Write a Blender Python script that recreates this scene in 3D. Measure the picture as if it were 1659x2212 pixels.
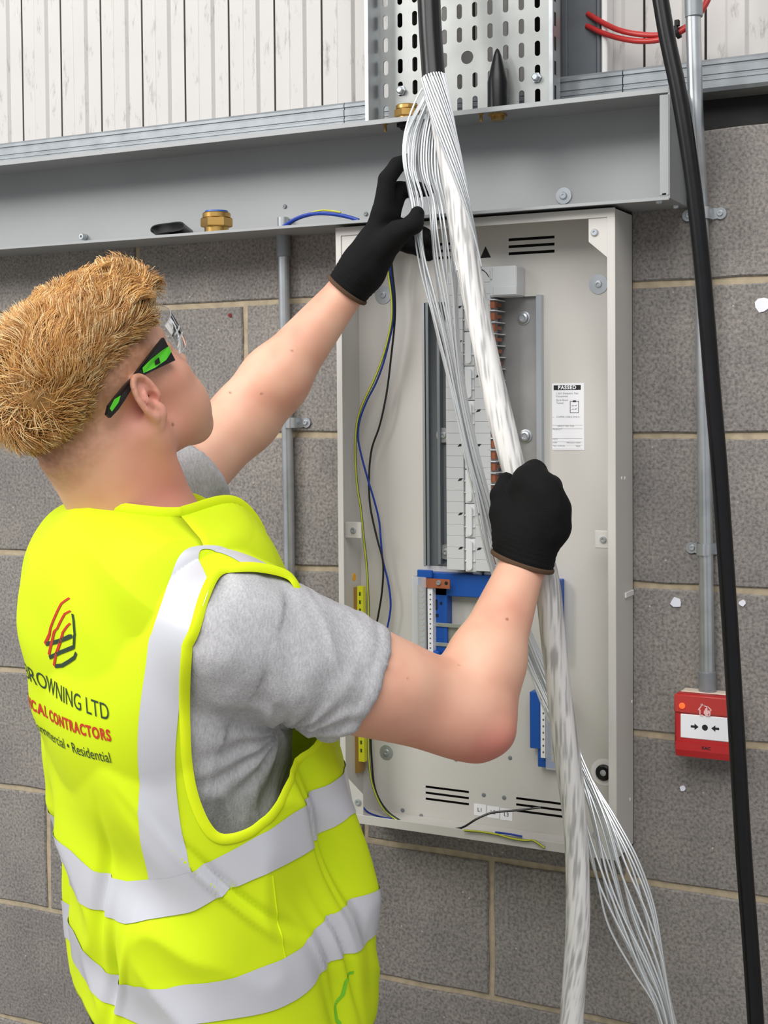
import bpy, math, random
import numpy as np
from mathutils import Vector, Matrix

for o in list(bpy.data.objects):
    bpy.data.objects.remove(o, do_unlink=True)
S = bpy.context.scene
COL = S.collection
random.seed(7)
RNG = np.random.default_rng(11)

# ------------------------------------------------------------------ camera
YAW, PITCH, ROLL, FPX, CY = 0.4646, 0.0331, -0.0080, 2996.45, 974.92
CAM = np.array([0.8319, -2.0273, 1.6233])
_c, _s = math.cos(YAW), math.sin(YAW)
_R1 = np.array([_c, _s, 0.0]); _F0 = np.array([-_s, _c, 0.0]); _U0 = np.array([0, 0, 1.0])
_cp, _sp = math.cos(PITCH), math.sin(PITCH)
FW = _cp * _F0 - _sp * _U0
_U = _cp * _U0 + _sp * _F0
_cr, _sr = math.cos(ROLL), math.sin(ROLL)
RT = _cr * _R1 + _sr * _U
UP = _cr * _U - _sr * _R1
cam = bpy.data.cameras.new('camera')
camo = bpy.data.objects.new('camera', cam); COL.objects.link(camo)
camo.matrix_world = Matrix(((RT[0], UP[0], -FW[0], CAM[0]), (RT[1], UP[1], -FW[1], CAM[1]),
                            (RT[2], UP[2], -FW[2], CAM[2]), (0, 0, 0, 1)))
cam.sensor_fit = 'VERTICAL'; cam.sensor_height = 36.0; cam.sensor_width = 27.0
cam.lens = FPX / 2212 * 36.0
cam.shift_y = -(1106 - CY) / 2212
cam.clip_start = 0.05
S.camera = camo

# ------------------------------------------------------------------ world, lamps, exposure
S.view_settings.view_transform = 'Standard'
S.view_settings.look = 'None'
S.view_settings.exposure = -0.09
S.view_settings.gamma = 1.0
S.view_settings.use_curve_mapping = False
W = bpy.data.worlds.new('warehouse_daylight'); S.world = W; W.use_nodes = True
W.node_tree.nodes['Background'].inputs[0].default_value = (0.93, 0.96, 1.0, 1)
W.node_tree.nodes['Background'].inputs[1].default_value = 0.54
def area_light(name, loc, target, sx, sy, power, col=(1, 1, 1)):
    l = bpy.data.lights.new(name, 'AREA'); l.shape = 'RECTANGLE'; l.size = sx; l.size_y = sy
    l.energy = power; l.color = col
    o = bpy.data.objects.new(name, l); COL.objects.link(o); o.location = loc
    d = Vector(target) - Vector(loc)
    o.rotation_euler = d.to_track_quat('-Z', 'Y').to_euler()
    return o
# roof lights of the warehouse, high above and behind the photographer
area_light('roof_light', (-3.1, -3.5, 4.1), (0, 0, 1.5), 1.9, 1.9, 165, (1.0, 0.98, 0.95))
area_light('roof_light', (0.7, -3.5, 4.9), (0, 0, 1.2), 4.2, 3.0, 225, (1.0, 0.985, 0.96))

# ------------------------------------------------------------------ helpers
def at(px, py, y):
    """survey point: where the sight line through a photo pixel meets the vertical plane at depth y"""
    r = FW + RT * (px - 829.5) / FPX + UP * (CY - py) / FPX
    return CAM + r * (y - CAM[1]) / r[1]
def path(pts):
    return [at(*p) for p in pts]
def lin(v):
    v = v / 255.0
    return v / 12.92 if v <= 0.04045 else ((v + 0.055) / 1.055) ** 2.4
def rgb(r, g, b):
    return (lin(r), lin(g), lin(b), 1.0)

MATS = {}
def mat(name, col, rough=0.5, metal=0.0, spec=0.5, noise=None, bump=None, emit=None, alpha=None, transm=0.0, sub=0.0, coat=0.0, ior=None):
    """noise=(scale, amount, detail): albedo variation; bump=(scale, strength)"""
    m = bpy.data.materials.new(name); m.use_nodes = True
    nt = m.node_tree; b = nt.nodes['Principled BSDF']
    b.inputs['Base Color'].default_value = col
    b.inputs['Roughness'].default_value = rough
    b.inputs['Metallic'].default_value = metal
    b.inputs['Specular IOR Level'].default_value = spec
    b.inputs['Transmission Weight'].default_value = transm
    b.inputs['Coat Weight'].default_value = coat
    if ior: b.inputs['IOR'].default_value = ior
    if sub:
        b.inputs['Subsurface Weight'].default_value = sub
        b.inputs['Subsurface Radius'].default_value = (0.012, 0.005, 0.003)
        b.inputs['Subsurface Scale'].default_value = 0.6
    if alpha is not None: b.inputs['Alpha'].default_value = alpha
    if emit:
        b.inputs['Emission Color'].default_value = emit[0]; b.inputs['Emission Strength'].default_value = emit[1]
    tc = nt.nodes.new('ShaderNodeTexCoord')
    if noise:
        n = nt.nodes.new('ShaderNodeTexNoise'); n.inputs['Scale'].default_value = noise[0]
        n.inputs['Detail'].default_value = noise[2] if len(noise) > 2 else 4
        nt.links.new(tc.outputs['Object'], n.inputs['Vector'])
        r = nt.nodes.new('ShaderNodeMapRange')
        r.inputs[1].default_value = 0.3; r.inputs[2].default_value = 0.7
        r.inputs[3].default_value = 1 - noise[1]; r.inputs[4].default_value = 1 + noise[1]
        nt.links.new(n.outputs['Fac'], r.inputs[0])
        h = nt.nodes.new('ShaderNodeVectorMath'); h.operation = 'SCALE'
        h.inputs[0].default_value = col[:3]
        nt.links.new(r.outputs[0], h.inputs['Scale'])
        nt.links.new(h.outputs[0], b.inputs['Base Color'])
    if bump:
        n = nt.nodes.new('ShaderNodeTexNoise'); n.inputs['Scale'].default_value = bump[0]; n.inputs['Detail'].default_value = 5
        nt.links.new(tc.outputs['Object'], n.inputs['Vector'])
        bp = nt.nodes.new('ShaderNodeBump'); bp.inputs['Strength'].default_value = bump[1]; bp.inputs['Distance'].default_value = 0.002
        nt.links.new(n.outputs['Fac'], bp.inputs['Height'])
        nt.links.new(bp.outputs[0], b.inputs['Normal'])
    MATS[name] = m
    return m

def attr_mat(name, rough, sub=0.0, bump=None, spec=.4, extra=None):
    m = bpy.data.materials.new(name); m.use_nodes = True; nt = m.node_tree; b = nt.nodes['Principled BSDF']
    b.inputs['Roughness'].default_value = rough; b.inputs['Specular IOR Level'].default_value = spec
    a = nt.nodes.new('ShaderNodeVertexColor'); a.layer_name = 'Col'; nt.links.new(a.outputs[0], b.inputs['Base Color'])
    if sub:
        b.inputs['Subsurface Weight'].default_value = sub; b.inputs['Subsurface Radius'].default_value = (.9, .35, .2); b.inputs['Subsurface Scale'].default_value = .006
    if bump:
        tc = nt.nodes.new('ShaderNodeTexCoord'); n = nt.nodes.new('ShaderNodeTexNoise'); n.inputs['Scale'].default_value = bump[0]; n.inputs['Detail'].default_value = 3
        nt.links.new(tc.outputs['Object'], n.inputs['Vector'])
        bp = nt.nodes.new('ShaderNodeBump'); bp.inputs['Strength'].default_value = bump[1]; bp.inputs['Distance'].default_value = .001
        nt.links.new(n.outputs['Fac'], bp.inputs['Height']); nt.links.new(bp.outputs[0], b.inputs['Normal'])
    MATS[name] = m; return m

def tag(o, label=None, cat=None, group=None, kind=None):
    if label: o['label'] = label
    if cat: o['category'] = cat
    if group: o['group'] = group
    if kind: o['kind'] = kind
    return o
def wloc(o):
    v = Vector((0, 0, 0))
    while o is not None:
        v += o.location; o = o.parent
    return v
def empty(name, loc, label, cat, group=None):
    o = bpy.data.objects.new(name, None); COL.objects.link(o); o.location = Vector([float(c) for c in loc])
    o.empty_display_size = 0.05
    return tag(o, label, cat, group)
def copy_tree(o, delta, parent=None):
    c = o.copy(); COL.objects.link(c)
    if parent is None: c.location = o.location + Vector(delta)
    else: c.parent = parent
    for ch in list(o.children): copy_tree(ch, delta, c)
    return c

class MB:
    def __init__(s): s.v = []; s.f = []
    def add(s, vs, fs):
        k = len(s.v); s.v += [tuple(float(c) for c in p) for p in vs]; s.f += [tuple(i + k for i in f) for f in fs]; return s
    def box(s, x0, x1, y0, y1, z0, z1, bev=0.0):
        if x0 > x1: x0, x1 = x1, x0
        if y0 > y1: y0, y1 = y1, y0
        if z0 > z1: z0, z1 = z1, z0
        if bev <= 0:
            vs = [(x, y, z) for x in (x0, x1) for y in (y0, y1) for z in (z0, z1)]
            return s.add(vs, [(0, 1, 3, 2), (4, 6, 7, 5), (0, 4, 5, 1), (2, 3, 7, 6), (0, 2, 6, 4), (1, 5, 7, 3)])
        b = min(bev, (x1 - x0) / 2.01, (y1 - y0) / 2.01, (z1 - z0) / 2.01)
        X = [(x0, x0 + b), (x1, x1 - b)]; Y = [(y0, y0 + b), (y1, y1 - b)]; Z = [(z0, z0 + b), (z1, z1 - b)]
        vs = []; idx = {}
        for i in (0, 1):
            for j in (0, 1):
                for k in (0, 1):
                    for a in range(3):
                        idx[i, j, k, a] = len(vs)
                        vs.append((X[i][0 if a == 0 else 1], Y[j][0 if a == 1 else 1], Z[k][0 if a == 2 else 1]))
        fs = []
        for i in (0, 1):
            q = [idx[i, 0, 0, 0], idx[i, 1, 0, 0], idx[i, 1, 1, 0], idx[i, 0, 1, 0]]; fs.append(q if i else q[::-1])
            q = [idx[0, i, 0, 1], idx[1, i, 0, 1], idx[1, i, 1, 1], idx[0, i, 1, 1]]; fs.append(q[::-1] if i else q)
            q = [idx[0, 0, i, 2], idx[1, 0, i, 2], idx[1, 1, i, 2], idx[0, 1, i, 2]]; fs.append(q if i else q[::-1])
        for i in (0, 1):
            for j in (0, 1):
                fs.append((idx[i, j, 0, 0], idx[i, j, 0, 1], idx[i, j, 1, 1], idx[i, j, 1, 0]))
                fs.append((idx[i, 0, j, 0], idx[i, 0, j, 2], idx[i, 1, j, 2], idx[i, 1, j, 0]))
                fs.append((idx[0, i, j, 1], idx[0, i, j, 2], idx[1, i, j, 2], idx[1, i, j, 1]))
                for k in (0, 1):
                    fs.append((idx[i, j, k, 0], idx[i, j, k, 1], idx[i, j, k, 2]))
        return s.add(vs, fs)
    def tube(s, pts, r, n=10, caps=True, up=None, prof=None, twist=0.0):
        pts = np.asarray(pts, float); m = len(pts)
        rs = np.broadcast_to(np.asarray(r, float), (m,))
        T = np.gradient(pts, axis=0); T /= np.linalg.norm(T, axis=1)[:, None] + 1e-12
        a = np.array([0, 0, 1.0]) if abs(T[0][2]) < 0.9 else np.array([1.0, 0, 0])
        N = np.cross(T[0], a); N /= np.linalg.norm(N)
        vs = []; ang = np.arange(n) * 2 * math.pi / n
        pr = np.ones(n) if prof is None else prof
        for i in range(m):
            N = N - T[i] * (N @ T[i]); N /= np.linalg.norm(N) + 1e-12
            B = np.cross(T[i], N)
            A = ang + twist * i
            vs += list(pts[i] + rs[i] * pr[:, None] * (np.cos(A)[:, None] * N + np.sin(A)[:, None] * B))
        fs = []
        for i in range(m - 1):
            for j in range(n):
                k = (j + 1) % n
                fs.append((i * n + j, i * n + k, (i + 1) * n + k, (i + 1) * n + j))
        if caps: fs += [tuple(range(n))[::-1], tuple((m - 1) * n + j for j in range(n))]
        return s.add(vs, fs)
    def cyl(s, p0, p1, r, n=16, r1=None):
        return s.tube([p0, p1], [r, r if r1 is None else r1], n)
    def lathe(s, base, axis, prof, n=20, caps=True):
        """prof: list of (radius, height along axis)"""
        ax = np.asarray(axis, float); ax /= np.linalg.norm(ax)
        a = np.array([0, 0, 1.0]) if abs(ax[2]) < 0.9 else np.array([1.0, 0, 0])
        N = np.cross(ax, a); N /= np.linalg.norm(N); B = np.cross(ax, N)
        vs = []
        for r, h in prof:
            for j in range(n):
                t = 2 * math.pi * j / n
                vs.append(np.asarray(base) + ax * h + r * (math.cos(t) * N + math.sin(t) * B))
        fs = []
        for i in range(len(prof) - 1):
            for j in range(n):
                k = (j + 1) % n; fs.append((i * n + j, i * n + k, (i + 1) * n + k, (i + 1) * n + j))
        if caps: fs += [tuple(range(n))[::-1], tuple((len(prof) - 1) * n + j for j in range(n))]
        return s.add(vs, fs)
    def prism(s, poly, axis, a0, a1):
        """poly in the two other axes (in xyz order), extruded along axis"""
        n = len(poly); vs = []
        for a in (a0, a1):
            for p in poly:
                q = list(p); q.insert(axis, a); vs.append(q)
        fs = [tuple(range(n))[::-1], tuple(range(n, 2 * n))]
        for j in range(n):
            k = (j + 1) % n; fs.append((j, k, n + k, n + j))
        return s.add(vs, fs)
    def sweep(s, prof, axis, a0, a1):
        """open profile extruded"""
        n = len(prof); vs = []
        for a in (a0, a1):
            for p in prof:
                q = list(p); q.insert(axis, a); vs.append(q)
        return s.add(vs, [(j, j + 1, n + j + 1, n + j) for j in range(n - 1)])
    def mesh(s, name, off=(0, 0, 0)):
        me = bpy.data.meshes.new(name)
        v = np.asarray(s.v, float) - np.asarray(off, float)
        me.from_pydata([tuple(p) for p in v], [], s.f); me.update()
        return me
    def build(s, name, m, parent=None, smooth=False, fix=True, origin=None):
        off = wloc(parent) if parent is not None else Vector((0, 0, 0))
        if parent is None:
            v = np.asarray(s.v, float); lo = v.min(0); hi = v.max(0)
            off = Vector(((lo[0] + hi[0]) / 2, (lo[1] + hi[1]) / 2, lo[2])) if origin is None else Vector(origin)
        me = s.mesh(name, off)
        if fix: fix_normals(me)
        me.materials.append(MATS[m] if isinstance(m, str) else m)
        if smooth: shade(me)
        o = bpy.data.objects.new(name, me); COL.objects.link(o)
        if parent is not None: o.parent = parent
        else: o.location = off
        return o
import bmesh
def fix_normals(me):
    b = bmesh.new(); b.from_mesh(me); bmesh.ops.recalc_face_normals(b, faces=b.faces); b.to_mesh(me); b.free()
def shade(me, angle=40):
    me.polygons.foreach_set('use_smooth', [True] * len(me.polygons))
    b = bmesh.new(); b.from_mesh(me)
    ca = math.radians(angle)
    for e in b.edges:
        if len(e.link_faces) == 2 and e.calc_face_angle(0) > ca: e.smooth = False
    b.to_mesh(me); b.free(); me.update()
def curve(pts, n=60):
    """Catmull-Rom through points, n samples per whole path"""
    p = np.asarray(pts, float); k = len(p)
    d = np.r_[0, np.cumsum(np.linalg.norm(np.diff(p, axis=0), axis=1) ** 0.5 + 1e-9)]
    q = np.vstack([2 * p[0] - p[1], p, 2 * p[-1] - p[-2]])
    dd = np.r_[d[0] - (d[1] - d[0]), d, d[-1] + (d[-1] - d[-2])]
    m = np.gradient(p, d, axis=0) if k > 2 else np.tile((p[1] - p[0]) / (d[1] - d[0]), (2, 1))
    t = np.linspace(0, d[-1], n); out = []
    for x in t:
        i = min(max(np.searchsorted(d, x) - 1, 0), k - 2)
        h = d[i + 1] - d[i]; u = (x - d[i]) / h
        out.append((2*u**3-3*u**2+1)*p[i] + (u**3-2*u**2+u)*h*m[i] + (-2*u**3+3*u**2)*p[i+1] + (u**3-u**2)*h*m[i+1])
    return np.array(out)
def text_geo(body, size, align='CENTER', bold=0.0, sx=1.0, space=1.0, ext=0.0):
    c = bpy.data.curves.new('lettering', 'FONT'); c.body = body; c.size = size; c.align_x = align; c.align_y = 'CENTER'
    c.offset = bold; c.space_character = space; c.resolution_u = 4; c.extrude = ext
    o = bpy.data.objects.new('lettering', c); COL.objects.link(o)
    dg = bpy.context.evaluated_depsgraph_get()
    me = o.evaluated_get(dg).to_mesh()
    v = [(p.co.x * sx, p.co.y, p.co.z) for p in me.vertices]; f = [tuple(p.vertices) for p in me.polygons]
    o.evaluated_get(dg).to_mesh_clear()
    bpy.data.objects.remove(o); bpy.data.curves.remove(c)
    return v, f
def wall_text(mb, body, size, x, y, z, **k):
    v, f = text_geo(body, size, **k)
    mb.add([(x + p[0], y, z + p[1]) for p in v], f)
# ------------------------------------------------------------------ materials of the place
def speckle(m, scale, lo, hi, darkcol, lightcol, amount=0.5):
    pass
def block_material():
    m = bpy.data.materials.new('concrete_block'); m.use_nodes = True; nt = m.node_tree; b = nt.nodes['Principled BSDF']
    b.inputs['Roughness'].default_value = 0.95; b.inputs['Specular IOR Level'].default_value = 0.25
    tc = nt.nodes.new('ShaderNodeTexCoord'); geo = nt.nodes.new('ShaderNodeNewGeometry')
    def noise(s, d=4): 
        n = nt.nodes.new('ShaderNodeTexNoise'); n.inputs['Scale'].default_value = s; n.inputs['Detail'].default_value = d
        nt.links.new(geo.outputs['Position'], n.inputs['Vector']); return n
    def ramp(src, stops):
        r = nt.nodes.new('ShaderNodeValToRGB'); e = r.color_ramp.elements
        e[0].position, e[0].color = stops[0]; e[1].position, e[1].color = stops[1]
        for p, c in stops[2:]:
            x = e.new(p); x.color = c
        nt.links.new(src, r.inputs[0]); return r
    big = noise(9, 3); fine = noise(210, 3); specks = noise(330, 1)
    r1 = ramp(big.outputs['Fac'], [(0.3, rgb(124, 120, 118)), (0.7, rgb(139, 134, 129))])
    r2 = ramp(fine.outputs['Fac'], [(0.32, (0.55, 0.54, 0.53, 1)), (0.5, (1, 1, 1, 1)), (0.72, (1.45, 1.42, 1.36, 1))])
    mx = nt.nodes.new('ShaderNodeMix'); mx.data_type = 'RGBA'; mx.blend_type = 'MULTIPLY'; mx.inputs[0].default_value = 0.8
    nt.links.new(r1.outputs[0], mx.inputs['A']); nt.links.new(r2.outputs[0], mx.inputs['B'])
    # per block tone
    oi = nt.nodes.new('ShaderNodeObjectInfo')
    mr = nt.nodes.new('ShaderNodeMapRange'); mr.inputs[3].default_value = 0.9; mr.inputs[4].default_value = 1.1
    nt.links.new(oi.outputs['Random'], mr.inputs[0])
    sc = nt.nodes.new('ShaderNodeVectorMath'); sc.operation = 'SCALE'
    nt.links.new(mx.outputs['Result'], sc.inputs[0]); nt.links.new(mr.outputs[0], sc.inputs['Scale'])
    vor = nt.nodes.new('ShaderNodeTexVoronoi'); vor.inputs['Scale'].default_value = 62
    nt.links.new(geo.outputs['Position'], vor.inputs['Vector'])
    r3 = ramp(vor.outputs['Distance'], [(0.05, (1, 1, 1, 1)), (0.11, (0, 0, 0, 1))])
    r4 = ramp(noise(40, 1).outputs['Fac'], [(0.58, (0, 0, 0, 1)), (0.64, (1, 1, 1, 1))])
    mm = nt.nodes.new('ShaderNodeMath'); mm.operation = 'MULTIPLY'
    nt.links.new(r3.outputs[0], mm.inputs[0]); nt.links.new(r4.outputs[0], mm.inputs[1])
    m2 = nt.nodes.new('ShaderNodeMix'); m2.data_type = 'RGBA'; m2.inputs['B'].default_value = rgb(200, 190, 178)
    nt.links.new(mm.outputs[0], m2.inputs[0]); nt.links.new(sc.outputs[0], m2.inputs['A'])
    nt.links.new(m2.outputs['Result'], b.inputs['Base Color'])
    bp = nt.nodes.new('ShaderNodeBump'); bp.inputs['Strength'].default_value = 0.55; bp.inputs['Distance'].default_value = 0.002
    nt.links.new(fine.outputs['Fac'], bp.inputs['Height']); nt.links.new(bp.outputs[0], b.inputs['Normal'])
    MATS['concrete_block'] = m
block_material()
mat('mortar', rgb(172, 158, 134), 0.95, noise=(60, 0.16, 4), bump=(160, 0.5))
mat('black', rgb(14, 14, 15), 0.7)
mat('floor_concrete', rgb(150, 146, 140), 0.6, noise=(5, 0.1), bump=(60, 0.1))
def cladding_material():
    m = mat('cladding_white', rgb(190, 187, 184), 0.55, noise=(6, 0.03, 3)); nt = m.node_tree; b = nt.nodes['Principled BSDF']
    geo = nt.nodes.new('ShaderNodeNewGeometry')
    mp = nt.nodes.new('ShaderNodeMapping'); mp.inputs['Scale'].default_value = (55, 55, 14)
    nt.links.new(geo.outputs['Position'], mp.inputs[0])
    n = nt.nodes.new('ShaderNodeTexNoise'); n.inputs['Scale'].default_value = 1.0; n.inputs['Detail'].default_value = 6; n.inputs['Roughness'].default_value = 0.7
    nt.links.new(mp.outputs[0], n.inputs['Vector'])
    r = nt.nodes.new('ShaderNodeValToRGB'); e = r.color_ramp.elements
    e[0].position = 0.57; e[0].color = (0, 0, 0, 1); e[1].position = 0.72; e[1].color = (1, 1, 1, 1)
    nt.links.new(n.outputs['Fac'], r.inputs[0])
    src = b.inputs['Base Color'].links[0].from_socket
    mx = nt.nodes.new('ShaderNodeMix'); mx.data_type = 'RGBA'; mx.inputs['B'].default_value = rgb(138, 134, 130)
    nt.links.new(r.outputs[0], mx.inputs[0]); nt.links.new(src, mx.inputs['A']); nt.links.new(mx.outputs['Result'], b.inputs['Base Color'])
cladding_material()
mat('cladding_groove', rgb(120, 114, 108), 0.8)
mat('galvanised', rgb(140, 145, 149), 0.45, 0.45, noise=(28, 0.14, 5), bump=(40, 0.08))
mat('galvanised_bright', rgb(186, 190, 193), 0.3, 0.8, noise=(24, 0.16, 5))
mat('galvanised_grey', rgb(150, 153, 156), 0.5, 0.25, noise=(12, 0.06, 4))
mat('trunking_grey', rgb(154, 156, 157), 0.48, 0.2, noise=(7, 0.035, 4))
mat('tray_steel', rgb(158, 160, 158), 0.36, 0.6, noise=(14, 0.12, 4))
mat('column_steel', rgb(96, 100, 105), 0.55, 0.2, noise=(15, 0.12))
mat('white_paint', rgb(226, 224, 222), 0.45)
mat('enclosure_grey', rgb(200, 197, 192), 0.42, noise=(4, 0.012, 2))
mat('slot_dark', rgb(30, 27, 25), 0.9)
mat('zinc', rgb(190, 195, 200), 0.35, 0.7)
mat('zinc_plate', rgb(165, 166, 166), 0.42, 0.6, noise=(18, 0.12, 4))
mat('zinc_dark', rgb(128, 134, 138), 0.45, 0.35)
mat('brass', rgb(205, 165, 95), 0.3, 0.9)
mat('copper', rgb(172, 106, 78), 0.4, 0.5)
mat('copper_flat', rgb(170, 100, 70), 0.5, 0.3)
mat('plastic_white', rgb(226, 228, 230), 0.4)
mat('plastic_shroud', rgb(205, 208, 210), 0.42)
mat('plastic_blue', rgb(22, 82, 168), 0.42)
mat('plastic_clear', rgb(225, 230, 236), 0.12, alpha=0.28)
mat('label_white', rgb(236, 236, 240), 0.5)
mat('ink', rgb(22, 22, 24), 0.6)
mat('ink_grey', rgb(95, 95, 100), 0.6)
mat('label_yellow', rgb(222, 222, 40), 0.5)
mat('orange_mark', rgb(240, 175, 30), 0.5)
mat('red_plastic', rgb(178, 34, 36), 0.32, noise=(14, 0.08, 3))
mat('red_plastic_upper', rgb(184, 54, 50), 0.25)
mat('led_orange', rgb(255, 110, 50), 0.3, emit=(rgb(255, 90, 40), 0.6))
mat('cream_plastic', rgb(222, 208, 190), 0.5)
mat('pale_pink_print', rgb(236, 190, 190), 0.5)
mat('rubber_black', rgb(9, 9, 11), 0.34, spec=.35, bump=(60, 0.1))
mat('cable_black', rgb(10, 10, 13), 0.3, spec=.35, noise=(60, 0.3), bump=(30, 0.12))
mat('cable_red', rgb(172, 44, 42), 0.38)
mat('wire_black', rgb(15, 15, 18), 0.35)
mat('wire_blue', rgb(20, 55, 150), 0.35)
mat('wire_yellow', rgb(190, 190, 60), 0.38)
mat('wire_green', rgb(40, 80, 40), 0.38)
attr_mat('aluminium_strand', .6, 0, None, .3)
mat('steel_wire', rgb(216, 219, 221), 0.32, 0.6)
mat('paper_white', rgb(228, 230, 240), 0.7)
mat('red_mark', rgb(120, 22, 26), 0.8)

# ------------------------------------------------------------------ block wall
wall = MB(); wall.box(-2.7, 2.02, 0.004, 0.11, 0.0, 2.016)
wall_back = tag(wall.build('wall_back', 'mortar', origin=(0, 0, 0)), kind='structure')
def block_mesh(x0, x1, z0, z1, seed):
    r = random.Random(seed); per = []
    nx = max(2, int((x1 - x0) / 0.055)); nz = 4
    for i in range(nx): per.append((x0 + (x1 - x0) * i / nx, z0))
    for i in range(nz): per.append((x1, z0 + (z1 - z0) * i / nz))
    for i in range(nx): per.append((x1 - (x1 - x0) * i / nx, z1))
    for i in range(nz): per.append((x0, z1 - (z1 - z0) * i / nz))
    per = [(x + r.uniform(-.0012, .0012), z + r.uniform(-.0012, .0012)) for x, z in per]
    cx, cz = (x0 + x1) / 2, (z0 + z1) / 2; n = len(per); mb = MB()
    ins = [(x - math.copysign(.0022, x - cx) if abs(x - cx) > (x1 - x0) / 2 - .004 else x,
            z - math.copysign(.0022, z - cz) if abs(z - cz) > (z1 - z0) / 2 - .004 else z) for x, z in per]
    vs = [(x, 0.012, z) for x, z in per] + [(x, 0.0022, z) for x, z in per] + [(x, 0.0, z) for x, z in ins]
    fs = []
    for j in range(n):
        k = (j + 1) % n
        fs += [(j, k, n + k, n + j), (n + j, n + k, 2 * n + k, 2 * n + j)]
    fs.append(tuple(range(2 * n, 3 * n)))
    return mb.add(vs, fs)
protos = []
for sd in range(4):
    me = block_mesh(0.005, 0.445, 0.005, 0.220, sd).mesh('block'); fix_normals(me); me.materials.append(MATS['concrete_block']); protos.append(me)
for k in range(9):                       # k=0: top course, joint j0 at z=1.8 below it
    z = 1.8 - 0.225 * k
    if z < -0.01: continue
    off = 0.225 if k % 2 == 0 else 0.0    # vertical joints at multiples of 0.45 in the odd courses
    for i in range(-6, 4):
        x = 0.45 * i + off
        o = bpy.data.objects.new('block', protos[random.randrange(4)]); COL.objects.link(o)
        o.parent = wall_back; o.location = (x, random.uniform(-.0008, .0006), z)
# loose traces on the wall
fl = MB(); fl.box(-4, 4, -6, 0.4, -0.05, 0.0); tag(fl.build('floor', 'floor_concrete', origin=(0, 0, 0)), kind='structure')

# ------------------------------------------------------------------ cladding above, rail, black strip in the gap, column
PIT = 0.0936
cl = bpy.data.objects.new('wall_upper', None); COL.objects.link(cl); cl.location = (0, 0.06, 2.03); tag(cl, kind='structure')
pr = [(0.0, 0.012), (0.0022, 0.012), (0.003, 0.0), (0.030, 0.0), (0.035, -0.005), (0.060, -0.005), (0.065, 0.0), (PIT - .0008, 0.0), (PIT, 0.012)]
pm = MB(); pm.sweep(pr, 2, 0.0, 1.1)
me = pm.mesh('cladding_panel'); me.materials.append(MATS['cladding_white']); fix_normals(me)
me.materials.append(MATS['cladding_groove'])
me.polygons[0].material_index = 1; me.polygons[1].material_index = 1; me.polygons[7].material_index = 1
for i in range(-26, 24):
    o = bpy.data.objects.new('cladding_panel', me); COL.objects.link(o); o.parent = cl; o.location = (-0.234 + PIT * i, 0, 0)
bk = MB(); bk.box(-2.66, 2.0, 0.075, 0.10, 2.016, 3.15); b_ = bk.build('backing_sheet', 'black', cl)

rl = bpy.data.objects.new('trim_1', None); COL.objects.link(rl); rl.location = (0, 0, 2.07); tag(rl, kind='structure')
prof = [(0.06, 2.122), (0.004, 2.122), (0.0, 2.118), (0.0, 2.1135), (0.0022, 2.1125), (0.0022, 2.1105), (0.0, 2.1095), (0.0, 2.0995), (0.0016, 2.0985), (0.0016, 2.0965),
        (0.0, 2.0955), (0.0, 2.0915), (0.0012, 2.091), (0.0012, 2.090), (0.0, 2.0895), (0.0, 2.080), (0.004, 2.075), (0.06, 2.073)]
xs = [-2.7, float(at(743, 240, 0)[0]), float(at(1345, 170, 0)[0]), 2.02]
for a, b in zip(xs[:-1], xs[1:]):
    r_ = MB(); r_.prism(prof, 0, a + .0008, b - .0008); r_.build('rail_section', 'galvanised', rl)
cs = MB(); cs.box(-2.7, 2.02, 0.05, 0.07, 2.0, 2.08, .004); tag(cs.build('trim_2', 'black', origin=(0, 0.05, 2.0)), kind='structure')
# steel stanchion and white corner flashing seen beside the tray
c0 = MB()
c0.box(0.122, 0.168, 0.035, 0.05, 2.122, 3.1); c0.box(0.168, 0.176, 0.030, 0.055, 2.122, 3.1, .002); c0.box(0.112, 0.122, 0.03, 0.055, 2.122, 3.1, .002)
tag(c0.build('trim_3', 'column_steel', origin=(0.145, .04, 2.122)), kind='structure')
c1 = MB(); c1.box(0.179, 0.188, 0.022, 0.055, 2.122, 3.1, .002); tag(c1.build('trim_4', 'white_paint', origin=(0.184, .04, 2.122)), kind='structure')

# ------------------------------------------------------------------ cable trunking (lid off)
TX0, TX1, TY, TZ0, TZ1 = -2.2, 0.318, -0.108, 1.909, 2.063
T = empty('cable_trunking', (0, 0, TZ0), 'long open grey steel trunking fixed above the distribution board', 'trunking')
b = MB()
b.box(TX0, TX1, -0.0022, -0.0006, TZ0, TZ1); b.build('back_plate', 'trunking_grey', T)
b = MB(); b.box(TX0, TX1, TY, -0.0022, TZ1 - .0015, TZ1); b.box(TX0, TX1, TY - .0005, TY + .0012, TZ1 - .0075, TZ1 - .0003, .0004)
b.build('top_flange', 'trunking_grey', T)
b = MB(); b.box(TX0, TX1, TY, -0.0022, TZ0, TZ0 + .0015); b.box(TX0, TX1, TY - .0005, TY + .0012, TZ0 - .0022, TZ0 + .0026, .0004)
b.build('bottom_flange', 'trunking_grey', T)
b = MB(); b.box(TX1 - .0015, TX1 + .0012, TY, -0.0008, TZ0 + .0002, TZ1 - .0002); b.box(TX1 - .013, TX1, TY - .0012, TY + .0003, TZ0 + .0045, TZ1 - .010, .0004)
b.build('end_cap', 'trunking_grey', T)
def screw_geo(mb, c, r, ax=(0, -1, 0), h=0.003, n=14):
    mb.lathe(c, ax, [(r, 0), (r, h * .5), (r * .8, h), (r * .38, h), (r * .34, h * .6)], n)
w_ = MB(); p = at(1218, 423, -.003); w_.lathe(p, (0, -1, 0), [(.0125, 0), (.0125, .0016), (.005, .0018)], 22); w_.build('washer', 'zinc', T, True)
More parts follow.
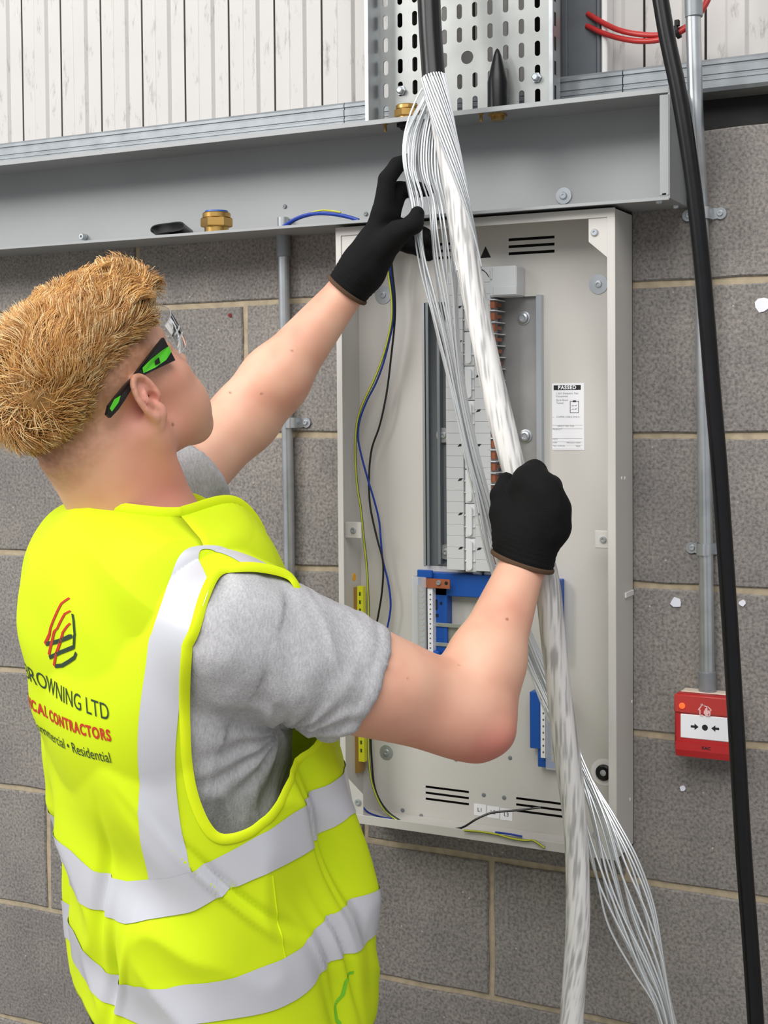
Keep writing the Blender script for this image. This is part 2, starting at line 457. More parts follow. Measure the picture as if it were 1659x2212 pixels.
w_ = MB(); screw_geo(w_, p + np.array([0, -.0018, 0]), .006); w_.build('screw', 'zinc', T, True)
w_ = MB(); p = at(171, 510, -.02); screw_geo(w_, np.array([p[0], -.003, p[2]]), .006, h=.012); w_.build('screw', 'zinc', T, True)
for q in [(1441, 436), (1477, 458)]:
    w_ = MB(); p = at(q[0], q[1] - 6, -.09 if q[0] < 1460 else -.03); screw_geo(w_, (p[0] - .012, p[1], TZ0), .005, (0, 0, -1), .004); w_.build('screw', 'zinc', T, True)
for q in [(615, 446), (790, 462)]:
    w_ = MB(); p = at(q[0], q[1], -.003); screw_geo(w_, p, .0035, h=.002); w_.build('rivet', 'zinc_dark', T, True)
w_ = MB(); p = at(1436, 419, TY - .0015); w_.box(p[0] - .004, p[0] + .002, TY - .0012, TY - .0008, p[2] - .001, p[2] + .001); w_.build('print_mark', 'ink', T)

# ------------------------------------------------------------------ perforated cable tray on two struts
BY = -0.043
xl = float(at(822, 100, BY)[0]); xr = float(at(1207, 100, BY)[0]); zb = 2.066; zt = 2.62
TR = empty('cable_tray', ((xl + xr) / 2, BY, zb), 'upright perforated steel cable tray standing above the trunking', 'cable tray')
def perforated_plate():
    mb = MB()
    pitch = 0.02545; zp = 0.0357
    x0 = float(at(833, 100, BY)[0]); z0 = float(at(867, 93, BY)[2]); cs_ = []
    ncol = 12; hole_w, hole_h = 0.0044, 0.0115
    bigc = at(1008, 124, BY)
    nrow0 = int(math.floor((zb - z0) / zp)) ; nrow1 = int(math.ceil((zt - z0) / zp))
    N = 16; th = 0.0018
    edges = [x0 + pitch * (i - .5) for i in range(ncol + 1)]
    edges[0] = xl; edges[-1] = xr
    for i in range(ncol):
        for j in range(nrow0, nrow1 + 1):
            cx = x0 + pitch * i; cz = z0 + zp * j
            ax0, ax1 = edges[i], edges[i + 1]; az0, az1 = max(cz - zp / 2, zb), min(cz + zp / 2, zt)
            if az1 <= az0 + 1e-5: continue
            hole = az0 < cz - hole_h - .001 and az1 > cz + hole_h + .001
            big = abs(bigc[0] - (cx + pitch / 2)) < pitch * .5 and abs(bigc[2] - cz) < zp * .5
            if abs(bigc[0] - (cx - pitch / 2)) < pitch * .5 and abs(bigc[2] - cz) < zp * .5: continue
            if big: ax1 = edges[i + 2]; cx = (ax0 + ax1) / 2
            if not hole:
                mb.add([(ax0, BY, az0), (ax1, BY, az0), (ax1, BY, az1), (ax0, BY, az1)], [(0, 1, 2, 3)]); continue
            ho = []; ou = []
            hx = 0.0102 if big else hole_w; hh = 0.0102 if big else hole_h
            for k in range(N):
                t = 2 * math.pi * (k + .5) / N; c_, s_ = math.cos(t), math.sin(t)
                st = max(hh - hx, 0)
                ho.append((cx + hx * c_, cz + hx * s_ + (st if s_ > 0 else -st)))
                m_ = min((ax1 - cx if c_ > 0 else cx - ax0) / max(abs(c_), 1e-6), (az1 - cz if s_ > 0 else cz - az0) / max(abs(s_), 1e-6))
                # angle warped so that the rectangle corners are met
                ou.append((cx + c_ * m_, cz + s_ * m_))
            # snap nearest outer points onto the corners
            for corner in [(ax0, az0), (ax1, az0), (ax1, az1), (ax0, az1)]:
                kk = min(range(N), key=lambda q: (ou[q][0] - corner[0]) ** 2 + (ou[q][1] - corner[1]) ** 2); ou[kk] = corner
            vs = [(x, BY, z) for x, z in ou] + [(x, BY, z) for x, z in ho] + [(x, BY + th, z) for x, z in ho]
            fs = []
            for k in range(N):
                q = (k + 1) % N
                fs += [(k, q, N + q, N + k), (N + k, N + q, 2 * N + q, 2 * N + k)]
            mb.add(vs, fs)
    return mb
perforated_plate().build('tray_plate', 'tray_steel', TR, fix=False)
b = MB(); b.box(xl - .0015, xl, BY - .042, BY + .001, zb, zt); b.box(xl - .006, xl, BY - .0435, BY - .042, zb, zt); b.build('side_flange', 'galvanised_bright', TR)
b = MB(); b.box(xr, xr + .0015, BY - .042, BY + .001, zb, zt); b.box(xr, xr + .006, BY - .0435, BY - .042, zb, zt)
b.build('side_flange', 'galvanised_bright', TR)
for j in range(16):
    z = zb + .018 + j * .0357; b = MB(); b.box(xr + .0014, xr + .0018, BY - .024, BY - .017, z - .010, z + .010); b.build('flange_slot', 'slot_dark', TR)
for (px, py) in [(867, 196), (1159, 168)]:
    p = at(px, py, BY - .001); m_ = MB()
    m_.lathe(p, (0, -1, 0), [(.008, 0), (.008, .002), (.0062, .002), (.006, .0075), (.004, .009)], 6); m_.build('bolt', 'zinc', TR)
for k, px in enumerate((867, 1159)):
    p = at(px, 120, BY); s_ = MB()
    x = float(p[0]); d0, d1 = -.0008, BY + .0025
    s_.box(x - .0205, x + .0205, -.003, -.0008, 2.068, 2.7); s_.box(x - .0205, x - .0185, d1, -.003, 2.068, 2.7); s_.box(x + .0185, x + .0205, d1, -.003, 2.068, 2.7)
    s_.box(x - .0205, x - .011, d1 - .0004, d1 + .0016, 2.068, 2.7); s_.box(x + .011, x + .0205, d1 - .0004, d1 + .0016, 2.068, 2.7)
    tag(s_.build('strut_channel', 'slot_dark'), ['dark strut channel behind the left slots of the perforated tray', 'dark strut channel behind the right slots of the perforated tray'][k], 'strut', 'struts carrying the cable tray')

# ------------------------------------------------------------------ conduits with saddles
def conduit(name, pts, r, coupler, label):
    P_ = path(pts); base = P_[-1]
    root = empty(name, base, label, 'conduit', 'galvanised wall conduits')
    m_ = MB(); m_.tube(curve(P_, 70), r, 16); m_.build('pipe', 'galvanised_bright', root, True)
    for (a, b_, rr) in coupler:
        m_ = MB(); A = np.array(a); B = np.array(b_); u = (B - A) / np.linalg.norm(B - A)
        m_.lathe(A, u, [(rr * .9, 0), (rr, .001), (rr, np.linalg.norm(B - A) - .001), (rr * .9, np.linalg.norm(B - A))], 18); m_.build('coupler', 'galvanised', root, True)
    return root
def saddle(px, py, y, r, w, label):
    c = at(px, py, y); root = empty('pipe_saddle', (c[0], 0, c[2]), label, 'saddle', 'saddles holding the conduits')
    m_ = MB(); n = 12; pts = []; ro = r + .0012; yc = c[1]
    prof = [(-w, -.0015), (-ro - .0012, -.0015)] + [(-math.cos(math.pi * i / n) * ro, yc - math.sin(math.pi * i / n) * ro) for i in range(n + 1)] + [(ro + .0012, -.0015), (w, -.0015)]
    hh = .0085
    vs = []
    for (dx, yy) in prof:
        h2 = hh * (.55 if abs(dx) == w else 1)
        vs += [(c[0] + dx, yy, c[2] - h2), (c[0] + dx, yy, c[2] + h2), (c[0] + dx, yy - .0018, c[2] - h2), (c[0] + dx, yy - .0018, c[2] + h2)]
    fs = []
    for i in range(len(prof) - 1):
        a = 4 * i; b_ = a + 4
        fs += [(a + 2, a + 3, b_ + 3, b_ + 2), (a, b_, b_ + 1, a + 1), (a, a + 2, b_ + 2, b_), (a + 1, b_ + 1, b_ + 3, a + 3)]
    fs += [(0, 1, 3, 2), (len(vs) - 4, len(vs) - 2, len(vs) - 1, len(vs) - 3)]
    m_.add(vs, fs); 
    # rounded lug ends
    for sgn in (-1, 1): m_.lathe((c[0] + sgn * (w - .004), -.0012, c[2]), (0, -1, 0), [(.0085, 0), (.0085, .0022)], 16)
    m_.build('strap', 'galvanised_bright', root)
    for sgn in (-1, 1):
        s_ = MB(); screw_geo(s_, (c[0] + sgn * (w - .005), -.0032, c[2]), .0045); s_.build('screw', 'zinc', root, True)
    return root
lp = [at(611.5, 495, -.013), at(613, 555, -.013)]
conduit('conduit', [(611, 470, -.013), (616.5, 760, -.013), (622, 983, -.013), (626, 1240, -.013), (634, 1700, -.013), (641, 2150, -.013)], .0098,
        [(lp[0], lp[1], .0122)], 'galvanised conduit running down the block wall left of the distribution board')
saddle(630, 913, -.013, .0098, .026, 'saddle on the conduit left of the distribution board')
conduit('conduit', [(1495, -140, -.062), (1497, 20, -.062), (1501, 180, -.062), (1504, 270, -.060), (1509, 345, -.040), (1513, 420, -.017), (1516, 560, -.0145), (1521, 900, -.0145), (1525, 1200, -.0145), (1528.5, 1492, -.0145)], .0108,
        [(at(1496.5, -60, -.062), at(1499, 38, -.062), .0125), (at(1527.5, 1450, -.0145), at(1528.5, 1494, -.0145), .0128)], 'galvanised conduit on the block wall leading down to the red call point')
saddle(1517, 461, -.0145, .0108, .028, 'upper saddle on the conduit above the red call point')
saddle(1523, 1186, -.0145, .0108, .027, 'lower saddle on the conduit above the red call point')
# ------------------------------------------------------------------ distribution board
BL, BR, BB, BT, BYF, BYP = -0.223, 0.234, 0.957, 1.905, -0.087, -0.014
DB = empty('distribution_board', ((BL + BR) / 2, 0, BB), 'open pale grey distribution board with its cover off, mounted on the block wall', 'electrical panel')
def rect(px0, py0, px1, py1, y):
    xm, ym = (px0 + px1) / 2, (py0 + py1) / 2
    return (float(at(px0, ym, y)[0]), float(at(px1, ym, y)[0]), float(at(xm, py1, y)[2]), float(at(xm, py0, y)[2]))
def pbox(name, m, r, y0, y1, parent=None, bev=0.0, smooth=False):
    mb = MB(); mb.box(r[0], r[1], y0, y1, r[2], r[3], bev); return mb.build(name, m, parent or DB, smooth)
mb = MB(); mb.box(BL, BR, -.0035, -.0008, BB, BT); mb.build('rear_wall', 'slot_dark', DB)
mb = MB(); mb.box(BL, BL + .0015, BYF, -.0035, BB, BT); mb.box(BL, BL + .010, BYF - .0012, BYF + .0002, BB, BT, .0005); mb.build('side_wall', 'enclosure_grey', DB)
mb = MB(); mb.box(BR - .0015, BR, BYF, -.0035, BB, BT); mb.box(BR - .012, BR, BYF - .0012, BYF + .0002, BB, BT, .0005); mb.build('side_wall', 'enclosure_grey', DB)
mb = MB(); mb.box(BL, BR, BYF, -.0035, BT - .0015, BT); mb.box(BL, BR, BYF - .0014, BYF, BT - .0135, BT, .0005); mb.build('top_wall', 'enclosure_grey', DB)
mb = MB(); mb.box(BL, BR, BYF, -.0035, BB, BB + .0015); mb.box(BL, BR, BYF - .0014, BYF, BB, BB + .0145, .0005); mb.build('bottom_wall', 'enclosure_grey', DB)
for sx, sz in ((1, 1), (-1, 1), (1, -1), (-1, -1)):
    X = BR if sx > 0 else BL; Z = BT if sz > 0 else BB
    pl = [(X - sx * .0100, Z - sz * .0130), (X - sx * .040, Z - sz * .0130), (X - sx * .040, Z - sz * .047), (X - sx * .012, Z - sz * .071), (X - sx * .010, Z - sz * .071)]
    mb = MB(); mb.prism([(a, b) for a, b in pl], 1, BYF + .0004, BYF + .0018); mb.build('corner_tab', 'enclosure_grey', DB)
    s_ = MB(); screw_geo(s_, (X - sx * .031, BYF + .0004, Z - sz * .034), .0055); s_.build('screw', 'zinc', DB, True)
# cover plate with real ventilation slots and openings
holes = []
def hole(px0, py0, px1, py1): holes.append(rect(px0, py0, px1, py1, BYP))
for j in range(3):
    z = 1.8775 - .0107 * j
    holes.append((.041, .116, z - .0022, z + .0022))
    for k in range(6): holes.append((-.104 + .0131 * k, -.104 + .0131 * k + .0095, z - .0022, z + .0022))
    z = 1.0075 - .0098 * j
    holes.append((-.107, -.031, z - .002, z + .002)); holes.append((.049, .131, z - .002, z + .002))
DIN = (-.106, -.056, 1.366, 1.786); holes.append(DIN)
PAN = (-.05, .093, 1.362, 1.789); holes.append(PAN)
xs = sorted(set([BL + .0016, BR - .0016] + [h[0] for h in holes] + [h[1] for h in holes]))
zs = sorted(set([BB + .0016, BT - .0016] + [h[2] for h in holes] + [h[3] for h in holes]))
mb = MB(); idx = {}
def vid(x, y, z):
    k = (round(x, 5), round(y, 5), round(z, 5))
    if k not in idx: idx[k] = len(mb.v); mb.v.append(k)
    return idx[k]
def inh(x, z): return any(h[0] < x < h[1] and h[2] < z < h[3] for h in holes)
for i in range(len(xs) - 1):
    for j in range(len(zs) - 1):
        if not inh((xs[i] + xs[i + 1]) / 2, (zs[j] + zs[j + 1]) / 2):
            mb.f.append((vid(xs[i], BYP, zs[j]), vid(xs[i + 1], BYP, zs[j]), vid(xs[i + 1], BYP, zs[j + 1]), vid(xs[i], BYP, zs[j + 1])))
for h in holes:
    q = [(h[0], h[2]), (h[1], h[2]), (h[1], h[3]), (h[0], h[3])]
    for a, b in zip(q, q[1:] + q[:1]):
        mb.f.append((vid(a[0], BYP, a[1]), vid(b[0], BYP, b[1]), vid(b[0], BYP + .0016, b[1]), vid(a[0], BYP + .0016, a[1])))
mb.build('cover_plate', 'enclosure_grey', DB, fix=False)
# grey channel in the left opening
mb = MB(); mb.box(DIN[0] + .002, DIN[1] - .001, -.008, -.0036, DIN[2], DIN[3])
mb.box(DIN[0] + .008, DIN[0] + .010, -.020, -.008, DIN[2], DIN[3]); mb.box(DIN[0] + .030, DIN[0] + .032, -.020, -.008, DIN[2] + .004, DIN[3])
mb.box(DIN[0] + .008, DIN[0] + .0125, -.0215, -.020, DIN[2], DIN[3]); mb.box(DIN[0] + .0275, DIN[0] + .032, -.0215, -.020, DIN[2] + .004, DIN[3])
mb.build('din_channel', 'zinc_dark', DB)
pbox('channel_edge', 'zinc', (DIN[0] - .001, DIN[0] + .003, DIN[2], DIN[3]), BYP - .0015, BYP + .001)
# busbar pan
pbox('pan_plate', 'zinc_plate', (PAN[0] + .001, PAN[1], PAN[2], PAN[3]), -.007, -.0036)
pbox('pan_edge', 'zinc', (PAN[1] - .003, PAN[1] + .005, PAN[2], PAN[3] + .001), BYP - .012, BYP + .004)
for q in ((1131, 687), (1135, 942)):
    p = at(q[0], q[1], -.008); s_ = MB()
    s_.lathe((p[0], -.007, p[2]), (0, -1, 0), [(.0105, 0), (.0105, .0015), (.0085, .002), (.0075, .0055), (.005, .0065), (.003, .0045)], 20); s_.build('pan_bolt', 'zinc', DB, True)
# busbar shroud: modules left and right, covers in the middle, copper teeth on the right flank
MOD = 0.01778; ZB0 = 1.366; xa, xb_, xc_, xd = -.050, -.021, -.0015, .0245
mb = MB(); mb.box(xa + .001, xd - .004, -.030, -.0075, ZB0, 1.835, .001); mb.build('busbar_core', 'plastic_shroud', DB)
mm = MB(); mm.box(0, xb_ - xa, 0, -.022, .00012, MOD - .00012, .0004); me_m = mm.mesh('shroud_module'); fix_normals(me_m); me_m.materials.append(MATS['plastic_shroud'])
mr_ = MB(); mr_.box(0, xd - xc_, 0, -.022, .00012, MOD - .00012, .0004); me_r = mr_.mesh('shroud_module'); fix_normals(me_r); me_r.materials.append(MATS['plastic_shroud'])
wl = wloc(DB)
def inst(name, me, loc, parent=DB):
    o = bpy.data.objects.new(name, me); COL.objects.link(o); o.parent = parent; o.location = Vector(loc) - wl; return o
NM = 26
for k in range(NM):
    z = ZB0 + MOD * k
    inst('shroud_module', me_m, (xa, -.0295, z)); inst('shroud_module', me_r, (xc_, -.0295, z))
mc = MB(); wmid = xc_ - xb_; H3 = MOD * 3
mc.box(.0006, wmid - .0006, 0, -.018, .0005, H3 - .0005, .0012)
# raised rounded bar with side notches
n = 10; capr = (wmid - .010) / 2
prof_ = []
for i in range(n + 1): t = math.pi * i / n; prof_.append((wmid / 2 + capr * math.cos(t), H3 - .004 - capr + capr * math.sin(t)))
for i in range(n + 1): t = math.pi + math.pi * i / n; prof_.append((wmid / 2 + capr * math.cos(t), .004 + capr + capr * math.sin(t)))
mc.prism(prof_, 1, -.0175, -.0235)
for j in (1, 2):
    z = H3 * j / 3; mc.box(.001, .005, -.0175, -.0205, z - .0008, z + .0008); mc.box(wmid - .005, wmid - .001, -.0175, -.0205, z - .0008, z + .0008)
me_c = mc.mesh('busbar_cover'); fix_normals(me_c); me_c.materials.append(MATS['plastic_white'])
for k in range(NM // 3): inst('busbar_cover', me_c, (xb_, -.030, ZB0 - .003 + H3 * k))
mk = MB(); mk.add([(0, 0, 0), (.006, 0, .001), (.0085, 0, .0045), (.0035, 0, .0042), (0, -.0004, 0), (.006, -.0004, .001), (.0085, -.0004, .0045), (.0035, -.0004, .0042)],
                  [(4, 5, 6, 7), (0, 1, 5, 4), (1, 2, 6, 5), (2, 3, 7, 6), (3, 0, 4, 7)])
me_k = mk.mesh('phase_mark'); me_k.materials.append(MATS['ink'])
for k in range(1, NM // 3 + 1):
    inst('phase_mark', me_k, (xb_ - .0095, -.0516, ZB0 + H3 * k - .021)); inst('phase_mark', me_k, (xc_ + .002, -.0516, ZB0 + H3 * k - .021))
tm = MB(); tm.box(-.002, .0055, -.049, -.041, -.0055, .0058, .0006); tm.box(-.002, .0045, -.041, -.014, -.0022, .0035, .0005)
me_t = tm.mesh('busbar_tooth'); fix_normals(me_t); me_t.materials.append(MATS['copper'])
dm = MB(); dm.box(-.004, .0085, -.0515, -.008, -.0007, .0007); me_d = dm.mesh('divider'); fix_normals(me_d); me_d.materials.append(MATS['plastic_white'])
for k in range(23):
    z = 1.776 - MOD * k
    inst('busbar_tooth', me_t, (xd + .001, 0, z)); inst('divider', me_d, (xd, 0, z - MOD / 2))
inst('divider', me_d, (xd, 0, 1.776 + MOD / 2 - .0012))
# end cover above the teeth
r = rect(1030, 577, 1118, 643, -.045); mb = MB(); mb.box(.0, r[1], -.050, BYP - .0005, 1.788, 1.834, .002); mb.box(.030, r[1] - .0, -.0515, -.050, 1.790, 1.803, .0005); mb.box(.026, .0285, -.0525, -.05, 1.815, 1.833, .0003)
mb.build('end_cover', 'plastic_shroud', DB)
pl = []
for i in range(9): t = math.radians(20 + 60 * i / 8); pl.append((.004 + .021 * math.cos(t), 1.811 + .021 * math.sin(t)))
for i in range(9): t = math.radians(80 - 60 * i / 8); pl.append((.004 + .0196 * math.cos(t), 1.811 + .0196 * math.sin(t)))
mb = MB(); mb.prism(pl, 1, -.0502, -.0515); mb.build('cover_slot', 'ink', DB)
for k in (0, 1):
    mb = MB(); mb.lathe((-.006 + .019 * k, -.03, ZB0 - .002), (0, -.6, -1), [(.008, 0), (.008, .006), (.006, .007)], 14); mb.build('cable_clamp', 'zinc', DB, True)
# washers and fixings on the plate
for q in ((828, 637), (1293, 614), (835, 1625), (958, 940), (963, 1192)):
    p = at(q[0], q[1], BYP); s_ = MB(); big = q[0] in (828, 1293)
    R_ = .0148 if big else .012
    s_.lathe((p[0], BYP, p[2]), (0, -1, 0), [(R_, 0), (R_, .0012), (.0055, .0014), (.005, .0035), (.0025, .0038), (.002, .002)], 24); s_.build('washer_fixing', 'zinc', DB, True)
p = at(1305, 1668, BYP); s_ = MB(); s_.lathe((p[0], BYP, p[2]), (0, -1, 0), [(.0205, 0), (.0205, .0006), (.0135, .0008)], 26); s_.build('grommet_collar', 'white_paint', DB, True)
s_ = MB(); s_.lathe((p[0], BYP - .0006, p[2]), (0, -1, 0), [(.0122, 0), (.0122, .004), (.0095, .0055), (.0045, .0045), (.004, .002)], 26); s_.build('rubber_grommet', 'rubber_black', DB, True)
s_ = MB(); s_.lathe((p[0], BYP - .003, p[2]), (0, -1, 0), [(.0048, 0), (.0048, .0025), (.003, .0032)], 16); s_.build('grommet_screw', 'zinc', DB, True)
for q in ((1102, 1637), (1045, 1717), (1089, 1723), (910, 1762), (1262, 1800), (870, 1750), (985, 1640)):
    p = at(q[0], q[1], BYP); s_ = MB(); s_.lathe((p[0], BYP, p[2]), (0, -1, 0), [(.0035, 0), (.0035, .0006), (.0024, .0012)], 12); s_.build('fixing_stud', 'zinc_dark', DB, True)
# cover lugs on the sides
for q, sg in (((1297, 1156), 1), ((752, 1137), -1)):
    z = 1.424; X = (BR - .012) if sg > 0 else (BL + .0015)
    mb = MB(); mb.box(X - .0001 * sg, X - sg * (.026 if sg > 0 else -.032) if sg > 0 else X + .030, BYF + .018, BYF + .020, z - .013, z + .013, .0008); mb.build('cover_lug', 'enclosure_grey', DB)
    s_ = MB(); xx = X - .013 if sg > 0 else X + .016; screw_geo(s_, (xx, BYF + .018, z), .005); s_.build('screw', 'zinc', DB, True)
for q in ((1365, 1516), (1361, 1727), (1343, 1033), (1350, 1033)):
    p0 = at(q[0], q[1], -.03); r_ = CAM; dirx = at(q[0], q[1], 0) - CAM
    p = CAM + dirx * ((BR - CAM[0]) / dirx[0]); s_ = MB(); s_.lathe((BR, p[1], p[2]), (1, 0, 0), [(.0028, 0), (.0024, .0008)], 10); s_.build('knockout', 'white_paint', DB, True)
mb = MB(); mb.box(BR, BR + .0025, -.045, -.006, 1.336, 1.344, .0006); mb.build('hinge_lug', 'white_paint', DB)
# dark prism standing in for a triangular hole, phase labels, orange dot
p = at(1049, 545, BYP); mb = MB(); mb.prism([(p[0] - .0088, p[2] - .0085), (p[0] + .0088, p[2] - .0085), (p[0], p[2] + .009)], 1, BYP - .0006, BYP); mb.build('dark_triangle', 'slot_dark', DB)
for k in range(3):
    r = rect(1024 + 28.5 * k, 1737 + 5 * k, 1050 + 28.5 * k, 1762 + 5 * k, BYP); o = pbox('phase_label', 'label_white', r, BYP - .0005, BYP)
    mb = MB(); wall_text(mb, 'L%d' % (k + 1), .009, (r[0] + r[1]) / 2, BYP - .0008, (r[2] + r[3]) / 2); mb.build('lettering', 'ink', o)
p = at(752, 1248, -.05); mb = MB(); mb.lathe((BL + .0016, p[1] + .012, p[2]), (1, 0, 0), [(.0065, 0), (.0063, .0005)], 14); mb.build('orange_dot', 'orange_mark', DB)
p = at(767, 1248, BYP); s_ = MB(); screw_geo(s_, (p[0], BYP, p[2]), .005); s_.build('screw', 'zinc', DB, True)
# test sticker
r = rect(1193, 828, 1262, 972, BYP); st = pbox('test_sticker', 'label_white', r, BYP - .0005, BYP)
sx0, sw, sz1, sh = r[0], r[1] - r[0], r[3], r[3] - r[2]
def su(u, v): return sx0 + sw * u, sz1 - sh * v
mb = MB(); ys = BYP - .0006
def bar(mb, u0, u1, v0, v1, y=ys): 
    a = su(u0, v0); b = su(u1, v1); mb.add([(a[0], y, b[1]), (b[0], y, b[1]), (b[0], y, a[1]), (a[0], y, a[1])], [(0, 1, 2, 3)])
bar(mb, .05, .9, .028, .10)
mb.build('header_bar', 'ink', st, fix=False)
mb = MB(); a = su(.475, .064); wall_text(mb, 'PASSED', .0078, a[0], ys - .0004, a[1], bold=.0003, space=1.15); mb.build('lettering', 'label_white', st, fix=False)
mb = MB()
def st_text(t, u, v, s, al='LEFT'): a = su(u, v); wall_text(mb, t, s, a[0], ys, a[1], align=al)
st_text('1.5kV Dielectric Test', .13, .152, .0041); st_text('Completed', .13, .194, .0041); st_text('Earth Bond', .13, .252, .0041); st_text('Tested', .13, .296, .0041)
st_text('COPPER CABLE ONLY', .13, .505, .0037); st_text('SAFETY TEST TAG', .17, .643, .0033); st_text('PRODUCT', .01, .69, .0033)
st_text('DATE', .01, .84, .0033); st_text('USER', .01, .89, .0033); st_text('TEST STATUS', .01, .94, .0033); st_text('PASS', .88, .945, .0033, 'RIGHT'); st_text('PRODUCTION', .88, .892, .0033, 'RIGHT')
for v in (.63, .682, .828, .88, .928, .985): bar(mb, .0, .95, v - .0015, v + .0015)
bar(mb, .01, .07, .506, .509); bar(mb, .82, .88, .506, .509)
for (u0, u1, v0, v1) in ((.56, .58, .27, .44), (.82, .84, .27, .44), (.56, .84, .265, .274), (.56, .84, .436, .445), (.61, .70, .333, .341), (.61, .70, .383, .391), (.65, .75, .255, .285)): bar(mb, u0, u1, v0, v1)
for v in (.335, .385):
    a = su(.71, v); b = su(.74, v + .012); c = su(.79, v - .015)
    mb.add([(a[0], ys, a[1]), (b[0], ys, b[1]), (c[0], ys, c[1]), (b[0], ys, b[1] + .0016)], [(0, 1, 2, 3)])
mb.build('print', 'ink_grey', st, fix=False)
# neutral bars (blue), copper link, clear cover, number strip, DIN rail
pbox('neutral_base', 'plastic_blue', rect(922, 1262, 968, 1438, -.03), -.034, BYP, bev=.001)
pbox('neutral_bridge', 'plastic_blue', rect(905, 1240, 1110, 1289, -.03), -.034, BYP, bev=.001)
pbox('neutral_clip', 'plastic_blue', rect(903, 1231, 935, 1248, -.036), -.040, -.034, bev=.001)
pbox('neutral_clip', 'plastic_blue', rect(914, 1405, 950, 1432, -.042), -.046, -.034, bev=.002)
pbox('copper_link', 'copper_flat', rect(912, 1250, 973, 1270, -.046), -.049, -.046)
p = at(948, 1259, -.049); s_ = MB(); screw_geo(s_, (p[0], -.049, p[2]), .0042); s_.build('screw', 'zinc', DB, True)
p = at(964, 1260, -.049); s_ = MB(); s_.lathe((p[0], -.0488, p[2]), (0, -1, 0), [(.003, 0), (.003, .0004)], 12); s_.build('link_hole', 'slot_dark', DB)
pbox('number_strip', 'label_white', rect(924, 1270, 935, 1409, -.046), -.0465, -.034)
rr = rect(890, 1246, 921, 1418, -.052)
o = pbox('clear_cover', 'plastic_clear', (rr[0], rr[1], rr[2], rr[3]), -.054, -.050, bev=.0012)
pbox('clear_cover', 'plastic_clear', (rr[0], rr[0] + .002, rr[2], rr[3]), -.050, -.020)
pbox('neutral_bar', 'brass', (rr[0] + .006, rr[1] - .006, rr[2] + .004, rr[3] - .014), -.044, -.034)
for k in range(12):
    z = rr[3] - .020 - k * (rr[3] - rr[2] - .028) / 11; s_ = MB(); screw_geo(s_, ((rr[0] + rr[1]) / 2 + .002, -.044, z), .0042, h=.004); s_.build('terminal_screw', 'zinc', DB, True)
mb = MB()
for (a, b, c, d) in ((936, 1295, 945, 1317), (951, 1300, 955, 1306), (942, 1326, 947, 1332)):
    q = rect(a, b, c, d, -.034); mb.box(q[0], q[1], -.0352, -.034, q[2], q[3])
mb.build('base_detail', 'ink', DB)
rr = rect(936, 1350, 1110, 1401, -.034)
mb = MB(); mb.box(rr[0], rr[1], -.030, -.028, rr[2] + .006, rr[3] - .006); mb.build('din_rail', 'zinc_plate', DB)
for z0, z1 in ((rr[2], rr[2] + .006), (rr[3] - .006, rr[3])):
    mb = MB(); mb.box(rr[0], rr[1], -.0365, -.035, z0, z1, .0004); mb.build('din_rail_lip', 'zinc', DB)
p = at(951, 1371, -.03); s_ = MB(); s_.lathe((p[0], -.030, p[2]), (0, -1, 0), [(.003, 0), (.003, .0004)], 12); s_.build('rail_hole', 'slot_dark', DB)
pbox('neutral_base', 'plastic_blue', rect(1192, 1252, 1212, 1420, -.03), -.034, BYP, bev=.001)
pbox('neutral_base', 'plastic_blue', rect(1146, 1494, 1170, 1616, -.03), -.034, BYP, bev=.001)
pbox('neutral_base', 'plastic_blue', rect(1165, 1500, 1208, 1656, -.022), -.030, BYP, bev=.001)
pbox('number_strip', 'label_white', rect(1168, 1515, 1178, 1637, -.04), -.0405, -.030)
rr = rect(1179, 1500, 1207, 1663, -.05)
pbox('clear_cover', 'plastic_clear', rr, -.052, -.049, bev=.001)
pbox('neutral_bar', 'brass', (rr[0] + .005, rr[1] - .005, rr[2] + .010, rr[3]), -.042, -.030)
for k in range(10):
    z = rr[2] + .018 + k * .0105; s_ = MB(); screw_geo(s_, ((rr[0] + rr[1]) / 2, -.042, z), .004, h=.004); s_.build('terminal_screw', 'zinc', DB, True)
mb = MB()
for k in range(8):
    q = rect(1172, 1525 + 14 * k, 1175, 1529 + 14 * k, -.041); mb.box(q[0], q[1], -.0409, -.0405, q[2], q[3])
for k in range(12):
    q = rect(928, 1283 + 10.5 * k, 931, 1286 + 10.5 * k, -.047); mb.box(q[0], q[1], -.0469, -.0465, q[2], q[3])
mb.build('strip_number', 'ink_grey', DB); DB.children[-1]['kind'] = 'stuff'
# earth bar on the left
rr = rect(756, 1268, 776, 1668, -.035)
pbox('earth_bar', 'brass', rr, -.040, -.018)
pbox('earth_strip', 'label_yellow', (rr[1], rr[1] + .0105, rr[2] + .02, rr[3] + .002), -.0395, -.030)
for k in range(28):
    z = rr[3] - .006 - k * (rr[3] - rr[2] - .012) / 27; s_ = MB(); screw_geo(s_, (rr[0] + .006, -.040, z), .0036, h=.004, n=10); s_.build('terminal_screw', 'zinc', DB, True)
mb = MB()
for k in range(20):
    z = rr[3] - .010 - k * .0135; mb.box(rr[1] + .0035, rr[1] + .0065, -.0399, -.0395, z - .003, z + .003)
mb.build('strip_number', 'wire_green', DB); DB.children[-1]['kind'] = 'stuff'
